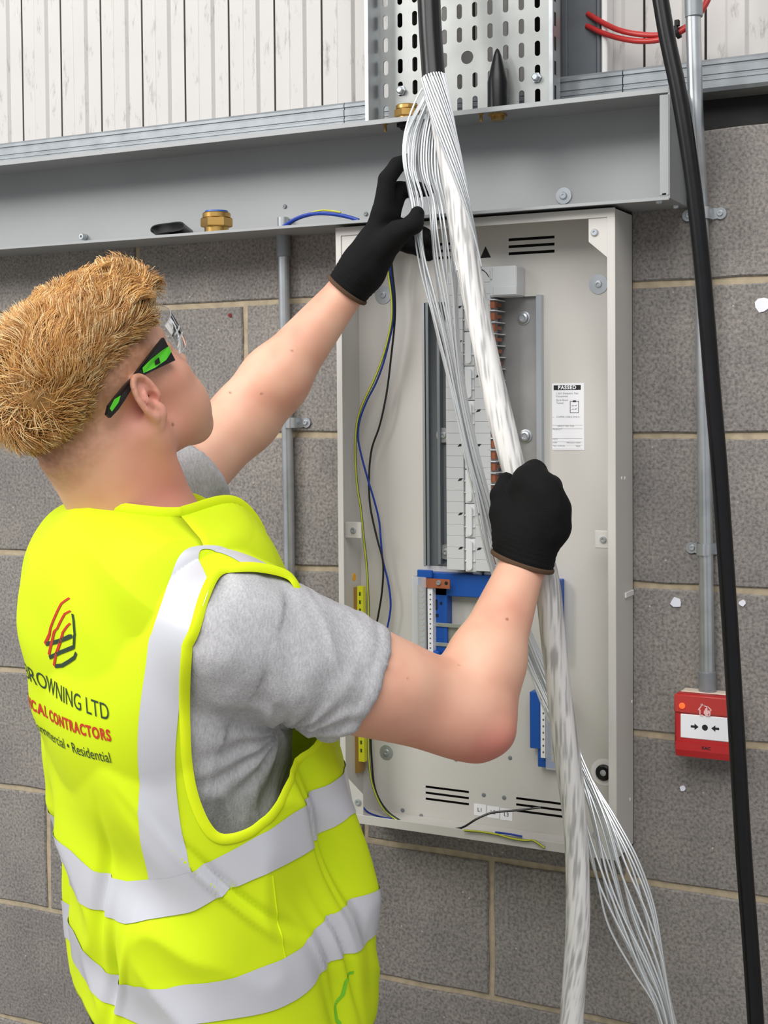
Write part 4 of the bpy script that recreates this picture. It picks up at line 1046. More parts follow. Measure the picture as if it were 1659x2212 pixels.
def head_sdf(p):
    q = (p - Hc) @ HMS; q = q.copy(); s = np.sign(q[:, 0]); ax = np.abs(q[:, 0]); qa = q.copy(); qa[:, 0] = ax
    d = ell(q, (0, -.018, .048), (.0755, .098, .082))
    d = smin(d, ell(q, (0, .022, .030), (.066, .066, .072)), .03)
    d = smin(d, ell(q, (0, .030, -.030), (.056, .060, .075)), .03)
    d = smin(d, rc(qa, (.056, -.004, -.048), (.020, .080, -.092), .020, .019), .022)
    d = smin(d, ell(q, (0, .080, -.092), (.026, .020, .020)), .025)
    d = smin(d, ell(qa, (.045, .058, -.008), (.026, .030, .024)), .022)       # cheek bones
    d = smin(d, ell(qa, (.041, .062, -.045), (.027, .032, .036)), .02)
    d = smin(d, ell(qa, (.028, .074, -.060), (.027, .027, .034)), .02)        # cheeks
    d = smin(d, rc(qa, (0, .086, .036), (.036, .076, .038), .013, .012), .014)  # brow
    d = smax(d, -ell(qa, (.031, .100, .016), (.018, .016, .012)), .012)       # eye sockets
    d = smin(d, ell(qa, (.031, .081, .016), (.0125, .0125, .0115)), .003)
    d = smin(d, rc(q, (0, .092, .020), (0, .116, -.020), .0085, .0115), .010)   # nose
    d = smin(d, ell(qa, (.011, .104, -.023), (.009, .011, .008)), .006)
    d = smin(d, ell(q, (0, .094, -.049), (.026, .012, .007)), .006)
    d = smin(d, ell(q, (0, .091, -.060), (.023, .012, .008)), .006)
    # ears
    y0, z0 = EAR_C; e = qa - np.array([.0775, y0, z0])
    ca, sa = math.cos(EAR_T), math.sin(EAR_T)
    ey = e[:, 1] * ca + e[:, 2] * sa; ez = -e[:, 1] * sa + e[:, 2] * ca; ex = e[:, 0] + .30 * ey      # flares outwards at the back
    E_ = np.stack([ex, ey, ez], 1)
    dish = ell(E_, (.002, 0, 0), (.0050, .0165, .0295))
    helix = None
    for i in range(22):
        t0, t1 = [math.radians(-20 + 250 * (i + k) / 22) for k in (0, 1)]
        a = (.0075, .0158 * math.cos(t0), .0285 * math.sin(t0)); b = (.0075, .0158 * math.cos(t1), .0285 * math.sin(t1))
        e_ = rc(E_, a, b, .0042, .0042); helix = e_ if helix is None else np.minimum(helix, e_)
    dish = smin(dish, helix, .0025)
    anti = np.minimum(rc(E_, (.0070, .0010, .0135), (.0082, -.0055, .001), .0034, .0036), rc(E_, (.0082, -.0055, .001), (.0070, -.0005, -.0155), .0036, .0034))
    dish = smin(dish, anti, .0025)
    dish = smin(dish, ell(E_, (.0055, .0045, -.0245), (.0055, .0085, .0095)), .004)         # lobe
    dish = smin(dish, ell(E_, (.0070, .0125, -.0065), (.0048, .0042, .0075)), .003)        # tragus
    dish = smax(dish, -ell(E_, (.0090, .0055, -.0055), (.0095, .0058, .0085)), .002)        # concha
    dish = smax(dish, -rc(E_, (.0095, .0075, .0165), (.0095, -.0085, .0115), .0032, .003), .0015)
    d = smin(d, dish, .0045)
    return d * HS
EAR_C = tuple(hloc(315, 858, .080)); 
_e0 = np.array(hloc(288, 822, .080)); _e1 = np.array(hloc(345, 896, .080)); _ed = _e0 - _e1
EAR_T = -math.atan2(_ed[0], _ed[1]) * 1.0
def fade(Q): return Q[:, 2] - (.058 + .67 * np.minimum(0, Q[:, 1] + .03) + .25 * np.maximum(0, Q[:, 1] - .03))
def arm_r(p):
    d = rc(p, SR, SR + (ER - SR) * .45, .066, .057)
    d = smin(d, rc(p, SR + (ER - SR) * .35, ER, .058, .046), .02)
    u = nrm3(WR - ER); v = nrm3(ER - SR)
    side = nrm3(v - u * (v @ u))
    d = smin(d, ell(p, SR + (ER - SR) * .55 - side * 0 + np.array([0, 0, -.008]), (.075, .05, .046)), .03)
    d = smin(d, rc(p, ER - u * .004, ER + (WR - ER) * .30, .0475, .0485), .025)
    d = smin(d, rc(p, ER + (WR - ER) * .25, WR, .0475, .0290), .02)
    aX = nrm3(ER - SR)
    d = smin(d, rc(p, SR + (ER - SR) * .40 - ZU * .020, ER - ZU * .022 + aX * .012, .052, .041), .03)
    tip = at(1096, 1606, -.462)
    d = smin(d, rc(p, ER + v * .02, tip - nrm3(tip - ER) * .018, .038, .0165), .025)
    return d
def arm_l(p):
    d = rc(p, SL, EL, .058, .047)
    d = smin(d, rc(p, EL, EL + (WL - EL) * .3, .047, .049), .03)
    d = smin(d, rc(p, EL + (WL - EL) * .28, WL, .0485, .0275), .02)
    return d
NB = Mb + ZU * -.03; NT = hw(0, -.030, -.050)
def neck(p):
    d = rc(p, NB, NT, .069, .060)
    d = smin(d, rc(p, Mb + LB * .03 - FB * .01, hw(.035, -.055, -.02), .050, .034), .03)
    d = smin(d, rc(p, Mb - FB * .030 + ZU * .03, hw(0, -.078, -.022), .050, .040), .03)
    d = smin(d, rc(p, Mb + LB * .02 + FB * .055 - ZU * .005, hw(.066, -.015, -.035), .018, .020), .03)
    return d
def torso(p, g=0.0):
    q = np.stack([(p - np.array([Mb[0], Mb[1], 0])) @ LB, (p - np.array([Mb[0], Mb[1], 0])) @ FB, p[:, 2] - Mb[2]], 1)
    d = ell(q, (0, .020, -.19), (.172 + g, .125 + g, .21))
    d = smin(d, ell(q, (0, .075, -.42), (.152 + g, .115 + g, .20)), .08)
    d = smin(d, ell(q, (0, .105, -.60), (.168 + g, .122 + g, .13)), .06)
    for sg_, S_ in ((1, SR), (-1, SL)):
        d = smin(d, rc(p, Mb + LB * sg_ * .045 - ZU * .045, S_ - ZU * .0, .045 + g, .060 + g), .05)
    return d
def body(p):
    d = smin(torso(p), neck(p), .04)
    d = smin(d, arm_r(p), .03); d = smin(d, arm_l(p), .03)
    d = smin(d, head_sdf(p), .018)
    # wrists run on into the gloved hands
    d = smin(d, rc(p, WR, at(1140, 1150, -.315), .029, .026), .01); d = smin(d, rc(p, WL, at(798, 560, -.195), .025, .024), .01)
    return d
allp = np.array([SR, ER, WR, SL, EL, WL, hw(0, 0, .14), hw(0, -.12, 0), hw(0, .13, 0), bod(0, .1, .86), bod(.2, .1, 1.3), bod(-.2, .1, 1.3), at(1140, 1130, -.31), at(820, 520, -.19)])
lo, hi = allp.min(0) - .075, allp.max(0) + .075; lo[2] = .76
V, Fq = sdf_mesh(body, lo, hi, .0027); V = relax(V, Fq, 1, .4)
# skin tones
def skin_colour(V):
    base = np.array(rgb(228, 176, 150)[:3]); red = np.array(rgb(198, 122, 104)[:3]); pale = np.array(rgb(232, 190, 164)[:3])
    c = np.tile(base, (len(V), 1))
    n = fbm(V * 22, 3)[:, None]; c = c + (pale - base) * np.clip(n * .6, 0, 1) + (red - base) * np.clip(-n * .35, 0, 1)
    def blend(w, col): 
        nonlocal c; c = c + (np.array(col) - c) * np.clip(w, 0, 1)[:, None]
    nk = np.exp(-((V - (Mb + LB * .06 + ZU * .055)) ** 2).sum(1) / .075 ** 2); blend(.85 * nk, rgb(216, 138, 122)[:3])
    blend(.5 * np.exp(-((V - hw(.07, .045, -.02)) ** 2).sum(1) / .045 ** 2), rgb(214, 140, 126)[:3])
    blend(.55 * np.exp(-((V - hw(.085, EAR_C[0], EAR_C[1])) ** 2).sum(1) / .03 ** 2), rgb(226, 150, 136)[:3])
    ua = rc(V, SR + (ER - SR) * .5 - ZU * .04, ER - ZU * .05, .01, .01); blend(.6 * np.exp(-(ua / .05) ** 2), rgb(198, 116, 106)[:3])
    blend(.75 * np.exp(-((V - at(1062, 1600, -.47)) ** 2).sum(1) / .035 ** 2), rgb(196, 104, 98)[:3])
    # short cropped hair on the sides of the head
    q = (V - Hc) @ HMS
    line = fade(q)
    k = np.clip((line + .060) / .055, 0, 1) * (q[:, 1] < .060 + .02 * np.clip(q[:, 2] * 20, 0, 1)) * np.clip((q[:, 2] + .10) / .05, 0, 1) * np.clip((.052 - q[:, 1]) / .02 + .3, 0, 1)
    k = k * np.clip(1.15 - 3.0 * np.exp(-((V - hw(.085, EAR_C[0] + .004, EAR_C[1])) ** 2).sum(1) / .021 ** 2), 0, 1)
    k = k * (q[:, 1] < .06) * (1 + .35 * fbm(V * 260, 2))
    blend(.78 * k ** .8 * (np.linalg.norm(q, axis=1) < .18), rgb(152, 104, 68)[:3])
    d = V - CAM; z = d @ FW; px = 829.5 + FPX * (d @ RT) / z; py = CY - FPX * (d @ UP) / z
    for mx, my, mr in ((373, 917, 3.2), (1096, 1338, 3.2), (497, 848, 2.6), (565, 850, 3.0), (630, 757, 2.4), (990, 1436, 2.2), (880, 1465, 2.0)):
        e = np.hypot(px - mx, py - my); nr = e < 9
        if nr.any():
            zz = z[nr].min(); c[nr & (z < zz + .03)] = (c + (np.array(rgb(120, 66, 50)[:3]) - c) * (np.clip(1.4 - e / mr, 0, 1) * .8)[:, None])[nr & (z < zz + .03)]
    return c
mesh_obj('body', V, Fq, 'skin', PERSON, skin_colour(V))
# moles on neck, cheek and forearms
# ------------------------------------------------------------------ gloves
def glove_r(p):
    y = -.318
    W0 = at(1133, 1205, -.322); d = rc(p, at(1131, 1220, -.325), at(1136, 1175, -.320), .0375, .0355)
    heel = at(1130, 1150, -.318); d = smin(d, rc(p, at(1134, 1185, -.320), heel, .0345, .031), .02)
    mcp = [at(1142, 1043, -.312), at(1172, 1062, -.318), at(1190, 1098, -.318), at(1192, 1138, -.312)]
    for m_ in mcp: d = smin(d, rc(p, at(1132, 1160, -.318), m_, .0245, .0195), .024)
    pip = [at(1156, 1018, -.290), at(1190, 1052, -.285), at(1206, 1096, -.285), at(1203, 1142, -.285)]
    dip = [at(1138, 1030, -.258), at(1168, 1062, -.252), at(1180, 1106, -.254), at(1183, 1150, -.258)]
    tip = [at(1112, 1048, -.262), at(1132, 1075, -.250), at(1145, 1118, -.252), at(1155, 1160, -.256)]
    fd = None
    for i in range(4):
        e = smin(rc(p, mcp[i], pip[i], .0180, .0150), smin(rc(p, pip[i], dip[i], .0142, .0128), rc(p, dip[i], tip[i], .0126, .0105), .004), .005)
        fd = e if fd is None else smin(fd, e, .007)
    d = smin(d, fd, .022)
    t = smin(rc(p, at(1112, 1160, -.325), at(1088, 1112, -.322), .026, .0185), rc(p, at(1088, 1112, -.322), at(1083, 1070, -.312), .0165, .0145), .008)
    t = smin(t, rc(p, at(1083, 1070, -.312), at(1093, 1036, -.296), .0142, .0105), .006)
    d = smin(d, t, .012)
    return smax(d, -rc(p, core_pts[6], core_pts[8], .0150, .0150), .002)
def glove_l(p):
    d = rc(p, at(749, 627, -.205), at(782, 582, -.201), .0335, .0315)
    d = smin(d, rc(p, at(782, 582, -.201), at(808, 535, -.195), .031, .030), .02)
    mcp = [at(827, 462, -.196), at(838, 470, -.178), at(845, 490, -.160), at(850, 515, -.150)]
    pip = [at(836, 388, -.190), at(862, 410, -.160), at(885, 493, -.138), at(885, 528, -.138)]
    dip = [at(858, 357, -.178), at(900, 410, -.156), at(915, 507, -.146), at(912, 540, -.146)]
    tip = [at(884, 343, -.164), at(925, 412, -.158), at(928, 524, -.158), at(925, 552, -.156)]
    for m_, r_ in zip(mcp, (.0175, .0165, .0165, .0155)): d = smin(d, rc(p, at(806, 545, -.192), m_, .024, r_), .012)
    for i in range(4):
        e = smin(rc(p, mcp[i], pip[i], .0158, .0132), smin(rc(p, pip[i], dip[i], .0128, .0115), rc(p, dip[i], tip[i], .0115, .0090), .004), .004)
        d = smin(d, e, .006)
    t = smin(rc(p, at(815, 548, -.200), at(858, 505, -.214), .024, .0175), rc(p, at(858, 505, -.214), at(893, 484, -.218), .0160, .0145), .008)
    t = smin(t, rc(p, at(893, 484, -.218), at(902, 462, -.212), .0135, .0105), .005)
    return smin(d, t, .010)
def make_glove(name, f, hem_c, axis, r0, pts, box):
    pts = np.array(pts); lo, hi = pts.min(0) - .05, pts.max(0) + .05
    ax = nrm3(np.asarray(axis)); hem_c = np.asarray(hem_c)
    g = lambda p: smax(f(p), -((p - hem_c) @ ax), .002)
    V, Fq = sdf_mesh(g, lo, hi, .0024); V = relax(V, Fq, 2, .4)
    N = vnormals(V, Fq); dc = (V - hem_c) @ ax
    rib = np.clip(1 - dc / .045, 0, 1) * (dc > -.002)
    V = V + N * (.0007 * fbm(V * 55, 2) + rib * .0006 * np.sin(dc * 900))[:, None]
    o = mesh_obj('glove', V, Fq, 'glove_knit', PERSON)
    # overlocked hem ring following the opening
    sel = np.abs(dc) < .0035; P_ = V[sel]; q = P_ - hem_c; a = nrm3(np.cross(ax, [0.3, 0.2, 1])); b = np.cross(ax, a)
    ang = np.arctan2(q @ b, q @ a); rad = np.hypot(q @ a, q @ b); ring = []
    for k in range(40):
        t = -math.pi + 2 * math.pi * (k + .5) / 40; dd = np.abs((ang - t + math.pi) % (2 * math.pi) - math.pi)
        ring.append(np.max(rad[dd < .2]) if (dd < .2).any() else r0)
    ring = np.array(ring); ring = (np.roll(ring, 1) + ring * 2 + np.roll(ring, -1)) / 4
    mb = MB(); vs = []; n = 8
    for k in range(40):
        t = -math.pi + 2 * math.pi * (k + .5) / 40; d = math.cos(t) * a + math.sin(t) * b
        for j in range(n):
            u = 2 * math.pi * j / n; vs.append(hem_c + d * (ring[k] - .0002 + .0024 * math.cos(u)) + ax * (.0032 * math.sin(u) + .0012))
    fs = [(k * n + j, k * n + (j + 1) % n, ((k + 1) % 40) * n + (j + 1) % n, ((k + 1) % 40) * n + j) for k in range(40) for j in range(n)]
    mb.add(vs, fs); h = mb.build('cuff_hem', 'glove_hem', o, True); tag(h, 'brown cuff hem')
    return o
g_r = make_glove('glove', glove_r, at(1131, 1216, -.325), at(1153, 1150, -.322) - at(1131, 1217, -.325), .037,
                 [at(1060, 1010, -.34), at(1225, 1010, -.24), at(1060, 1250, -.34), at(1225, 1250, -.24)], None)
g_l = make_glove('glove', glove_l, at(749, 627, -.205), at(790, 570, -.200) - at(742, 634, -.205), .0335,
                 [at(700, 330, -.24), at(950, 330, -.14), at(700, 660, -.24), at(950, 660, -.14)], None)
tag(g_r, 'black knitted glove closed round the cable'); tag(g_l, 'black knitted glove pinching the loose strands')
# ------------------------------------------------------------------ grey T-shirt
def heather():
    m = mat('grey_heather', rgb(182, 181, 183), .9, spec=.2, bump=(420, .25)); nt = m.node_tree; b = nt.nodes['Principled BSDF']
    tc = nt.nodes.new('ShaderNodeTexCoord'); mp = nt.nodes.new('ShaderNodeMapping'); mp.inputs['Scale'].default_value = (420, 420, 150); mp.inputs['Rotation'].default_value = (.3, .5, .2)
    nt.links.new(tc.outputs['Object'], mp.inputs[0])
    n = nt.nodes.new('ShaderNodeTexNoise'); n.inputs['Scale'].default_value = 1; n.inputs['Detail'].default_value = 4; nt.links.new(mp.outputs[0], n.inputs['Vector'])
    r = nt.nodes.new('ShaderNodeValToRGB'); e = r.color_ramp.elements; e[0].position = .3; e[0].color = rgb(170, 169, 172); e[1].position = .7; e[1].color = rgb(194, 193, 196)
    nt.links.new(n.outputs['Fac'], r.inputs[0]); nt.links.new(r.outputs[0], b.inputs['Base Color'])
heather()
aR = nrm3(ER - SR); HEM = SR + (ER - SR) * .505
hemN = nrm3(aR + .10 * nrm3(at(735, 1612, -.5) - at(828, 1395, -.5)) * 1.0)
aL = nrm3(EL - SL); HEML = SL + (EL - SL) * .56
def shirt(p):
    d = torso(p, .013)
    d = smin(d, ell(p - 0, bod(.06, .03, Mb[2] - .20), (.13, .13, .17)), .05)
    s = rc(p, SR - aR * .02 - ZU * .004, SR + (ER - SR) * .62 - ZU * .012, .082, .0725)
    s = smax(s, (p - HEM) @ hemN, .002)
    d = smin(d, s, .022)
    s = smax(rc(p, SL, SL + (EL - SL) * .7, .074, .064), (p - HEML) @ aL, .002)
    d = smin(d, s, .03)
    d = smax(d, -rc(p, Mb - ZU * .035 - FB * .002, NT + ZU * .02, .080, .078), .004)
    return smax(d, .80 - p[:, 2], .002)
def shirt_core(p):
    d = torso(p, .013)
    d = smin(d, ell(p, bod(.06, .03, Mb[2] - .20), (.13, .13, .17)), .05)
    return smin(d, smax(rc(p, SR - aR * .02 - ZU * .004, SR + aR * .05, .082, .080), (p - SR) @ FB - .045, .01), .022)
pts = np.array([bod(.25, .25, .8), bod(-.25, -.2, .8), Mb + ZU * .05, HEM + aR * .02 + .09, HEM - .09, HEML + .09, HEML - .09, SL - .08, SR + .09, SR - .09])
V, Fq = sdf_mesh(shirt, pts.min(0) - .02, pts.max(0) + .02, .0042); V = relax(V, Fq, 2, .4); N = vnormals(V, Fq)
q = V - SR; s_al = q @ aR; up_ = nrm3(np.cross(aR, np.cross(ZU, aR))); s_v = q @ up_; s_w = q @ nrm3(np.cross(aR, up_))
K = np.stack([(s_al + .55 * s_v) * 26, (s_v - .5 * s_al) * 7, s_w * 9], 1)
f1 = 1 - np.abs(fbm(K, 2)) * 2; f2 = fbm(V * 38, 2)
near = np.exp(-(np.clip(s_al, 0, 1) / .16) ** 2)
pit = SR - ZU * .10 + aR * .05; dp = np.linalg.norm(V - pit, axis=1)
rad = np.sin(np.arctan2((V - pit) @ ZU, (V - pit) @ aR) * 11 + 3 * fbm(V * 14, 2)) * np.exp(-(dp / .10) ** 2)
K2 = np.stack([(V @ LB) * 6, (V @ FB + .6 * V[:, 2]) * 17, (V[:, 2] - .6 * (V @ FB)) * 5], 1)
f3 = 1 - np.abs(fbm(K2, 2)) * 2
amp = np.where(s_al > .015, .0034 * f1 * 1.35, .0036 * f3) + .0012 * f2 + .0042 * rad
# ------------------------------------------------------------------ yellow safety vest as one draped surface
def cloth_creases(m, sc, st):
    nt = m.node_tree; b = nt.nodes['Principled BSDF']; tc = nt.nodes.new('ShaderNodeTexCoord'); mp = nt.nodes.new('ShaderNodeMapping')
    mp.inputs['Scale'].default_value = sc; mp.inputs['Rotation'].default_value = (.35, .4, .5); nt.links.new(tc.outputs['Object'], mp.inputs[0])
    n = nt.nodes.new('ShaderNodeTexNoise'); n.noise_type = 'RIDGED_MULTIFRACTAL' if hasattr(n, 'noise_type') else n.noise_type
    n.inputs['Scale'].default_value = 1; n.inputs['Detail'].default_value = 3; n.inputs['Distortion'].default_value = .8; nt.links.new(mp.outputs[0], n.inputs['Vector'])
    bp = nt.nodes.new('ShaderNodeBump'); bp.inputs['Strength'].default_value = st; bp.inputs['Distance'].default_value = .006
    nt.links.new(n.outputs['Fac'], bp.inputs['Height']); nt.links.new(bp.outputs[0], b.inputs['Normal'])
mat('vest_yellow', rgb(208, 230, 24), .75, spec=.25)
cloth_creases(MATS['vest_yellow'], (13, 13, 5), .22)
mat('vest_binding', rgb(222, 240, 24), .7, spec=.25)
def tape_material():
    m = mat('reflective_tape', rgb(212, 213, 221), .36, .3, spec=.5, bump=(120, .05)); nt = m.node_tree; b = nt.nodes['Principled BSDF']
    cloth_creases(m, (8, 8, 3.2), .5)
tape_material()
mat('tape_edge', rgb(122, 122, 132), .6)
mat('print_dark', rgb(40, 62, 40), .7); mat('print_red', rgb(196, 48, 24), .7)
ZT = [.74, .80, .89, .975, 1.073, 1.16, 1.275, 1.36]
CFT = [.115, .112, .11, .105, .085, .07, .045, .03]
BTT = [.178, .180, .181, .185, .181, .18, .171, .165]
ALT = [.212, .212, .212, .210, .208, .206, .203, .198]
Z0, Z1 = .80, 1.36
def ztop(l): return 1.512 - .40 * np.clip(np.abs(l) - .055, 0, 1) - .5 * np.clip(np.abs(l) - .165, 0, 1)
def folds(u, z, P_):
    o = .0042 * fbm(np.stack([P_ @ LB * 9 + 3, P_ @ FB * 9, P_[:, 2] * 4.5], 1), 2)
    K = np.stack([(P_ @ RT) * 9 + P_[:, 2] * 7, (P_[:, 2] - .8 * (P_ @ RT)) * 4, (P_ @ FW) * 5], 1)
    o += .0060 * (1 - np.abs(fbm(K, 2)) * 2.2)
    # vertical side folds and the sag in the lower back
    for (u0, z0, sz, w, dz, a, sl) in VFOLDS:
        du = (u - u0 - sl * (z - z0) + math.pi) % (2 * math.pi) - math.pi
        o += a * np.exp(-(du / w) ** 2) * np.exp(-((z - z0) / sz) ** 2)
    return o
VFOLDS = [(.46, 1.10, .14, .09, 0, -.020, -1.2), (.74, 1.08, .12, .10, 0, .010, -1.0), (.30, .90, .10, .10, 0, -.018, -1.6), (4.30, 1.02, .12, .14, 0, -.020, 1.6), (4.02, .92, .12, .16, 0, .016, 1.0), (5.2, .86, .07, .3, 0, -.01, 2.5),
          (5.35, 1.07, .05, .30, 0, -.010, -4.0), (5.02, 1.04, .08, .045, 0, -.012, 1.2), (5.98, 1.06, .07, .035, 0, .007, -4.5), (6.06, 1.06, .07, .035, 0, -.008, -4.5), (.34, 1.10, .08, .03, 0, -.012, -1.0), (.40, .95, .07, .035, 0, -.012, -2.0), (.22, .94, .07, .035, 0, .008, -2.0), (5.0, .93, .07, .04, 0, -.012, 1.5), (5.1, .93, .06, .03, 0, .006, 2.5), (4.65, 1.32, .12, .16, 0, .008, .3), (4.4, 1.25, .16, .10, 0, -.007, .5)]
HEMU = [0, 3.4, 4.1, 4.6, 4.78, 4.98, 5.25, 5.5, 6.2832]; HEMR = [0, .03, .09, .105, .095, .06, .015, 0, 0]
def vest(u, v, off=0.0, fold=True):
    u = np.asarray(u, float); v = np.asarray(v, float)
    hem = np.interp(u % (2 * math.pi), HEMU, HEMR)
    z = Z0 + hem * np.clip(1 - v / .75, 0, 1) + (Z1 - Z0) * np.minimum(v, 1); w = np.clip(v - 1, 0, 1)
    cF = np.interp(z, ZT, CFT); b = np.interp(z, ZT, BTT); al = np.interp(z, ZT, ALT)
    c, s = np.cos(u), np.sin(u); n = 2.4
    cc = np.sign(c) * np.abs(c) ** (2 / n); ss = np.sign(s) * np.abs(s) ** (2 / n)
    l = al * cc * (1 - .10 * w); f = cF * (1 - .5 * w) + b * ss * np.sqrt(np.clip(1 - w * w, 0, 1)) * (1 - .0 * w)
    zt = ztop(l)
    tilt = .20 * np.clip(1 - v, 0, 1) ** .6
    fr_ = np.clip(ss * 2.5, 0, 1) * np.clip((.985 - w) / .2, 0, 1)
    rise = np.sin(w * math.pi / 2); rise = rise * (1 - fr_) + rise ** 2.2 * fr_
    zz = np.where(v <= 1, z + tilt * b * ss, z + (zt - Z1) * rise)
    P_ = np.array([Mb[0], Mb[1], 0]) + l[..., None] * LB + f[..., None] * FB + zz[..., None] * ZU
    nrm = (cc[..., None] / np.maximum(al, .05)[..., None]) * LB + (ss * np.sqrt(np.clip(1 - w * w, 0, 1)) / b)[..., None] * FB + (w * 5)[..., None] * ZU
    nrm /= np.linalg.norm(nrm, axis=-1)[..., None] + 1e-9
    if fold: 
        d = folds(u.ravel(), zz.ravel(), P_.reshape(-1, 3)).reshape(u.shape) * (1 - .6 * w)
        P_ = P_ + nrm * d[..., None]
        for _ in range(2):
            Q_ = P_.reshape(-1, 3); zq = Q_[:, 2]; sel = np.nonzero(zq > 1.12)[0]
            if len(sel):
                dd = shirt_core(Q_[sel]); pu = np.zeros(len(Q_)); pu[sel] = np.maximum(.0095 - dd, 0) * np.clip((zq[sel] - 1.12) / .05, 0, 1)
                P_ = P_ + nrm * pu.reshape(u.shape)[..., None]
        P_ = P_ + nrm * off
    else: P_ = P_ + nrm * off
    return P_, nrm
# pixel -> surface coordinates on the visible side
uu, vv = np.meshgrid(np.linspace(0, 2 * math.pi, 721)[:-1], np.linspace(0, 2, 401), indexing='ij')
PG, NG = vest(uu, vv)
dG = PG - CAM; zG = dG @ FW; pxG = 829.5 + FPX * (dG @ RT) / zG; pyG = CY - FPX * (dG @ UP) / zG
facing = (NG * dG).sum(-1) < 0
def vuv(px, py):
    e = (pxG - px) ** 2 + (pyG - py) ** 2
    near_ = (e < 7 ** 2) & facing
    if near_.any():
        zz = np.where(near_, zG, 9); zmin = zz.min(); e = np.where(near_ & (zG < zmin + .03), e, 1e9)
    else: e = np.where(facing, e, 1e9)
    i = np.unravel_index(e.argmin(), e.shape); return uu[i], vv[i]
def trace(pts):
    r = np.array([vuv(*p) for p in pts]); r[:, 0] = np.unwrap(r[:, 0]); return r
ARM = trace([(470, 1236), (520, 1226), (570, 1228), (620, 1242), (655, 1270), (690, 1330), (715, 1420), (712, 1500), (690, 1570), (655, 1630), (622, 1700), (580, 1765), (535, 1800), (480, 1814), (445, 1785), (420, 1725), (405, 1650), (398, 1560), (400, 1460), (415, 1370), (440, 1290)])
ARM[:, 0] = (ARM[:, 0] + math.pi) % (2 * math.pi) - math.pi
_t = np.clip((ARM[:, 0] - .35) / .5, 0, 1) * np.clip((ARM[:, 1] - .66) / .08, 0, 1) * np.clip((1.45 - ARM[:, 1]) / .2, 0, 1); ARM[:, 0] += .30 * _t
print('ARM', np.round(ARM, 2).tolist())
US = .19; VS = Z1 - Z0
def poly_sd(poly, U, Vv):
    """signed distance to a polygon in scaled (u, v) space, positive inside"""
    x, y = U * US, Vv * VS; d = np.full(U.shape, 1e9); ins = np.zeros(U.shape, bool); n = len(poly)
    for i in range(n):
        ax, ay = poly[i] * (US, VS); bx, by = poly[(i + 1) % n] * (US, VS)
        ex, ey = bx - ax, by - ay; t = np.clip(((x - ax) * ex + (y - ay) * ey) / (ex * ex + ey * ey + 1e-12), 0, 1)
        d = np.minimum(d, np.hypot(x - ax - t * ex, y - ay - t * ey))
        cr = ((ay > y) != (by > y)) & (x < (bx - ax) * (y - ay) / (by - ay + 1e-12) + ax); ins ^= cr
    return np.where(ins, d, -d)
def smooth_closed(P_, n=120):
    k = len(P_); out = []
    for i in range(n):
        t = i / n * k; j = int(t); f = t - j; a, b, c, d = [P_[(j + m) % k] for m in (-1, 0, 1, 2)]
        out.append(.5 * ((2 * b) + (-a + c) * f + (2 * a - 5 * b + 4 * c - d) * f * f + (-a + 3 * b - 3 * c + d) * f ** 3))
    return np.array(out)
ARM_S = smooth_closed(ARM)
ARM_L = np.stack([math.pi - ARM_S[:, 0], ARM_S[:, 1]], 1)
NECKP = trace([(137, 1095), (170, 1112), (237, 1125), (322, 1133), (373, 1147), (437, 1167), (470, 1185)])
print('NECK', np.round(NECKP, 2).tolist())
NC = Mb + FB * .012; 
def neck_g(P_):
    q = P_ - NC; l = q @ LB; f = q @ FB
    return np.where(f > 0, 1 - np.abs(l) / (NRL * np.maximum(1 - f / .27, .12)), 1 - np.sqrt((l / NRL) ** 2 + (np.minimum(f, 0) / NRF) ** 2))
NRL, NRF = .105, .100
def in_pi(U): return (U + math.pi) % (2 * math.pi) - math.pi
def patch(name, U, Vv, g, m, parent, off=0.0, wrap=False):
    """grid patch of the vest surface; keeps g < 0, border vertices are snapped on to g = 0"""
    nu, nv = U.shape
    G = g(U, Vv)
    h = 1e-3; gu = (g(U + h, Vv) - g(U - h, Vv)) / (2 * h); gv = (g(U, Vv + h) - g(U, Vv - h)) / (2 * h)
    du = abs(U[1, 0] - U[0, 0]); dv = abs(Vv[0, 1] - Vv[0, 0])
    gn = np.sqrt((gu * du) ** 2 + (gv * dv) ** 2) + 1e-9; st = -G / gn
    sn = np.abs(st) < .75
    U2 = np.where(sn, U + st * gu * du * du / gn, U); V2 = np.where(sn, Vv + st * gv * dv * dv / gn, Vv); G2 = np.where(sn, -1e-7, G)
    P_, _ = vest(U2, V2, off)
    keep = G2 < 0; fs = []; idx = np.arange(nu * nv).reshape(nu, nv)
    ii = np.arange(nu if wrap else nu - 1); kk = (ii + 1) % nu
    A, Bq, C_, D_ = idx[ii, :-1], idx[kk, :-1], idx[kk, 1:], idx[ii, 1:]
    kp = keep.ravel(); ok = kp[A] & kp[Bq] & kp[C_] & kp[D_]
    q = np.stack([A, Bq, C_, D_], -1)[ok]; uf, vf = U2.ravel()[q], V2.ravel()[q]
    uf = uf[:, :1] + in_pi(uf - uf[:, :1]); q = q[g(uf.mean(1), vf.mean(1)) < .001 * VS]; fs = q
    used = np.unique(np.array(fs).ravel()); mp = -np.ones(nu * nv, int); mp[used] = np.arange(len(used))
    return mesh_obj(name, P_.reshape(-1, 3)[used], mp[np.array(fs)], m, parent)
hemlip = np.exp(-(((V - HEM) @ hemN + .018) / .0022) ** 2) * (s_al > .05)
V = V + N * (amp - .0012 * hemlip)[:, None]
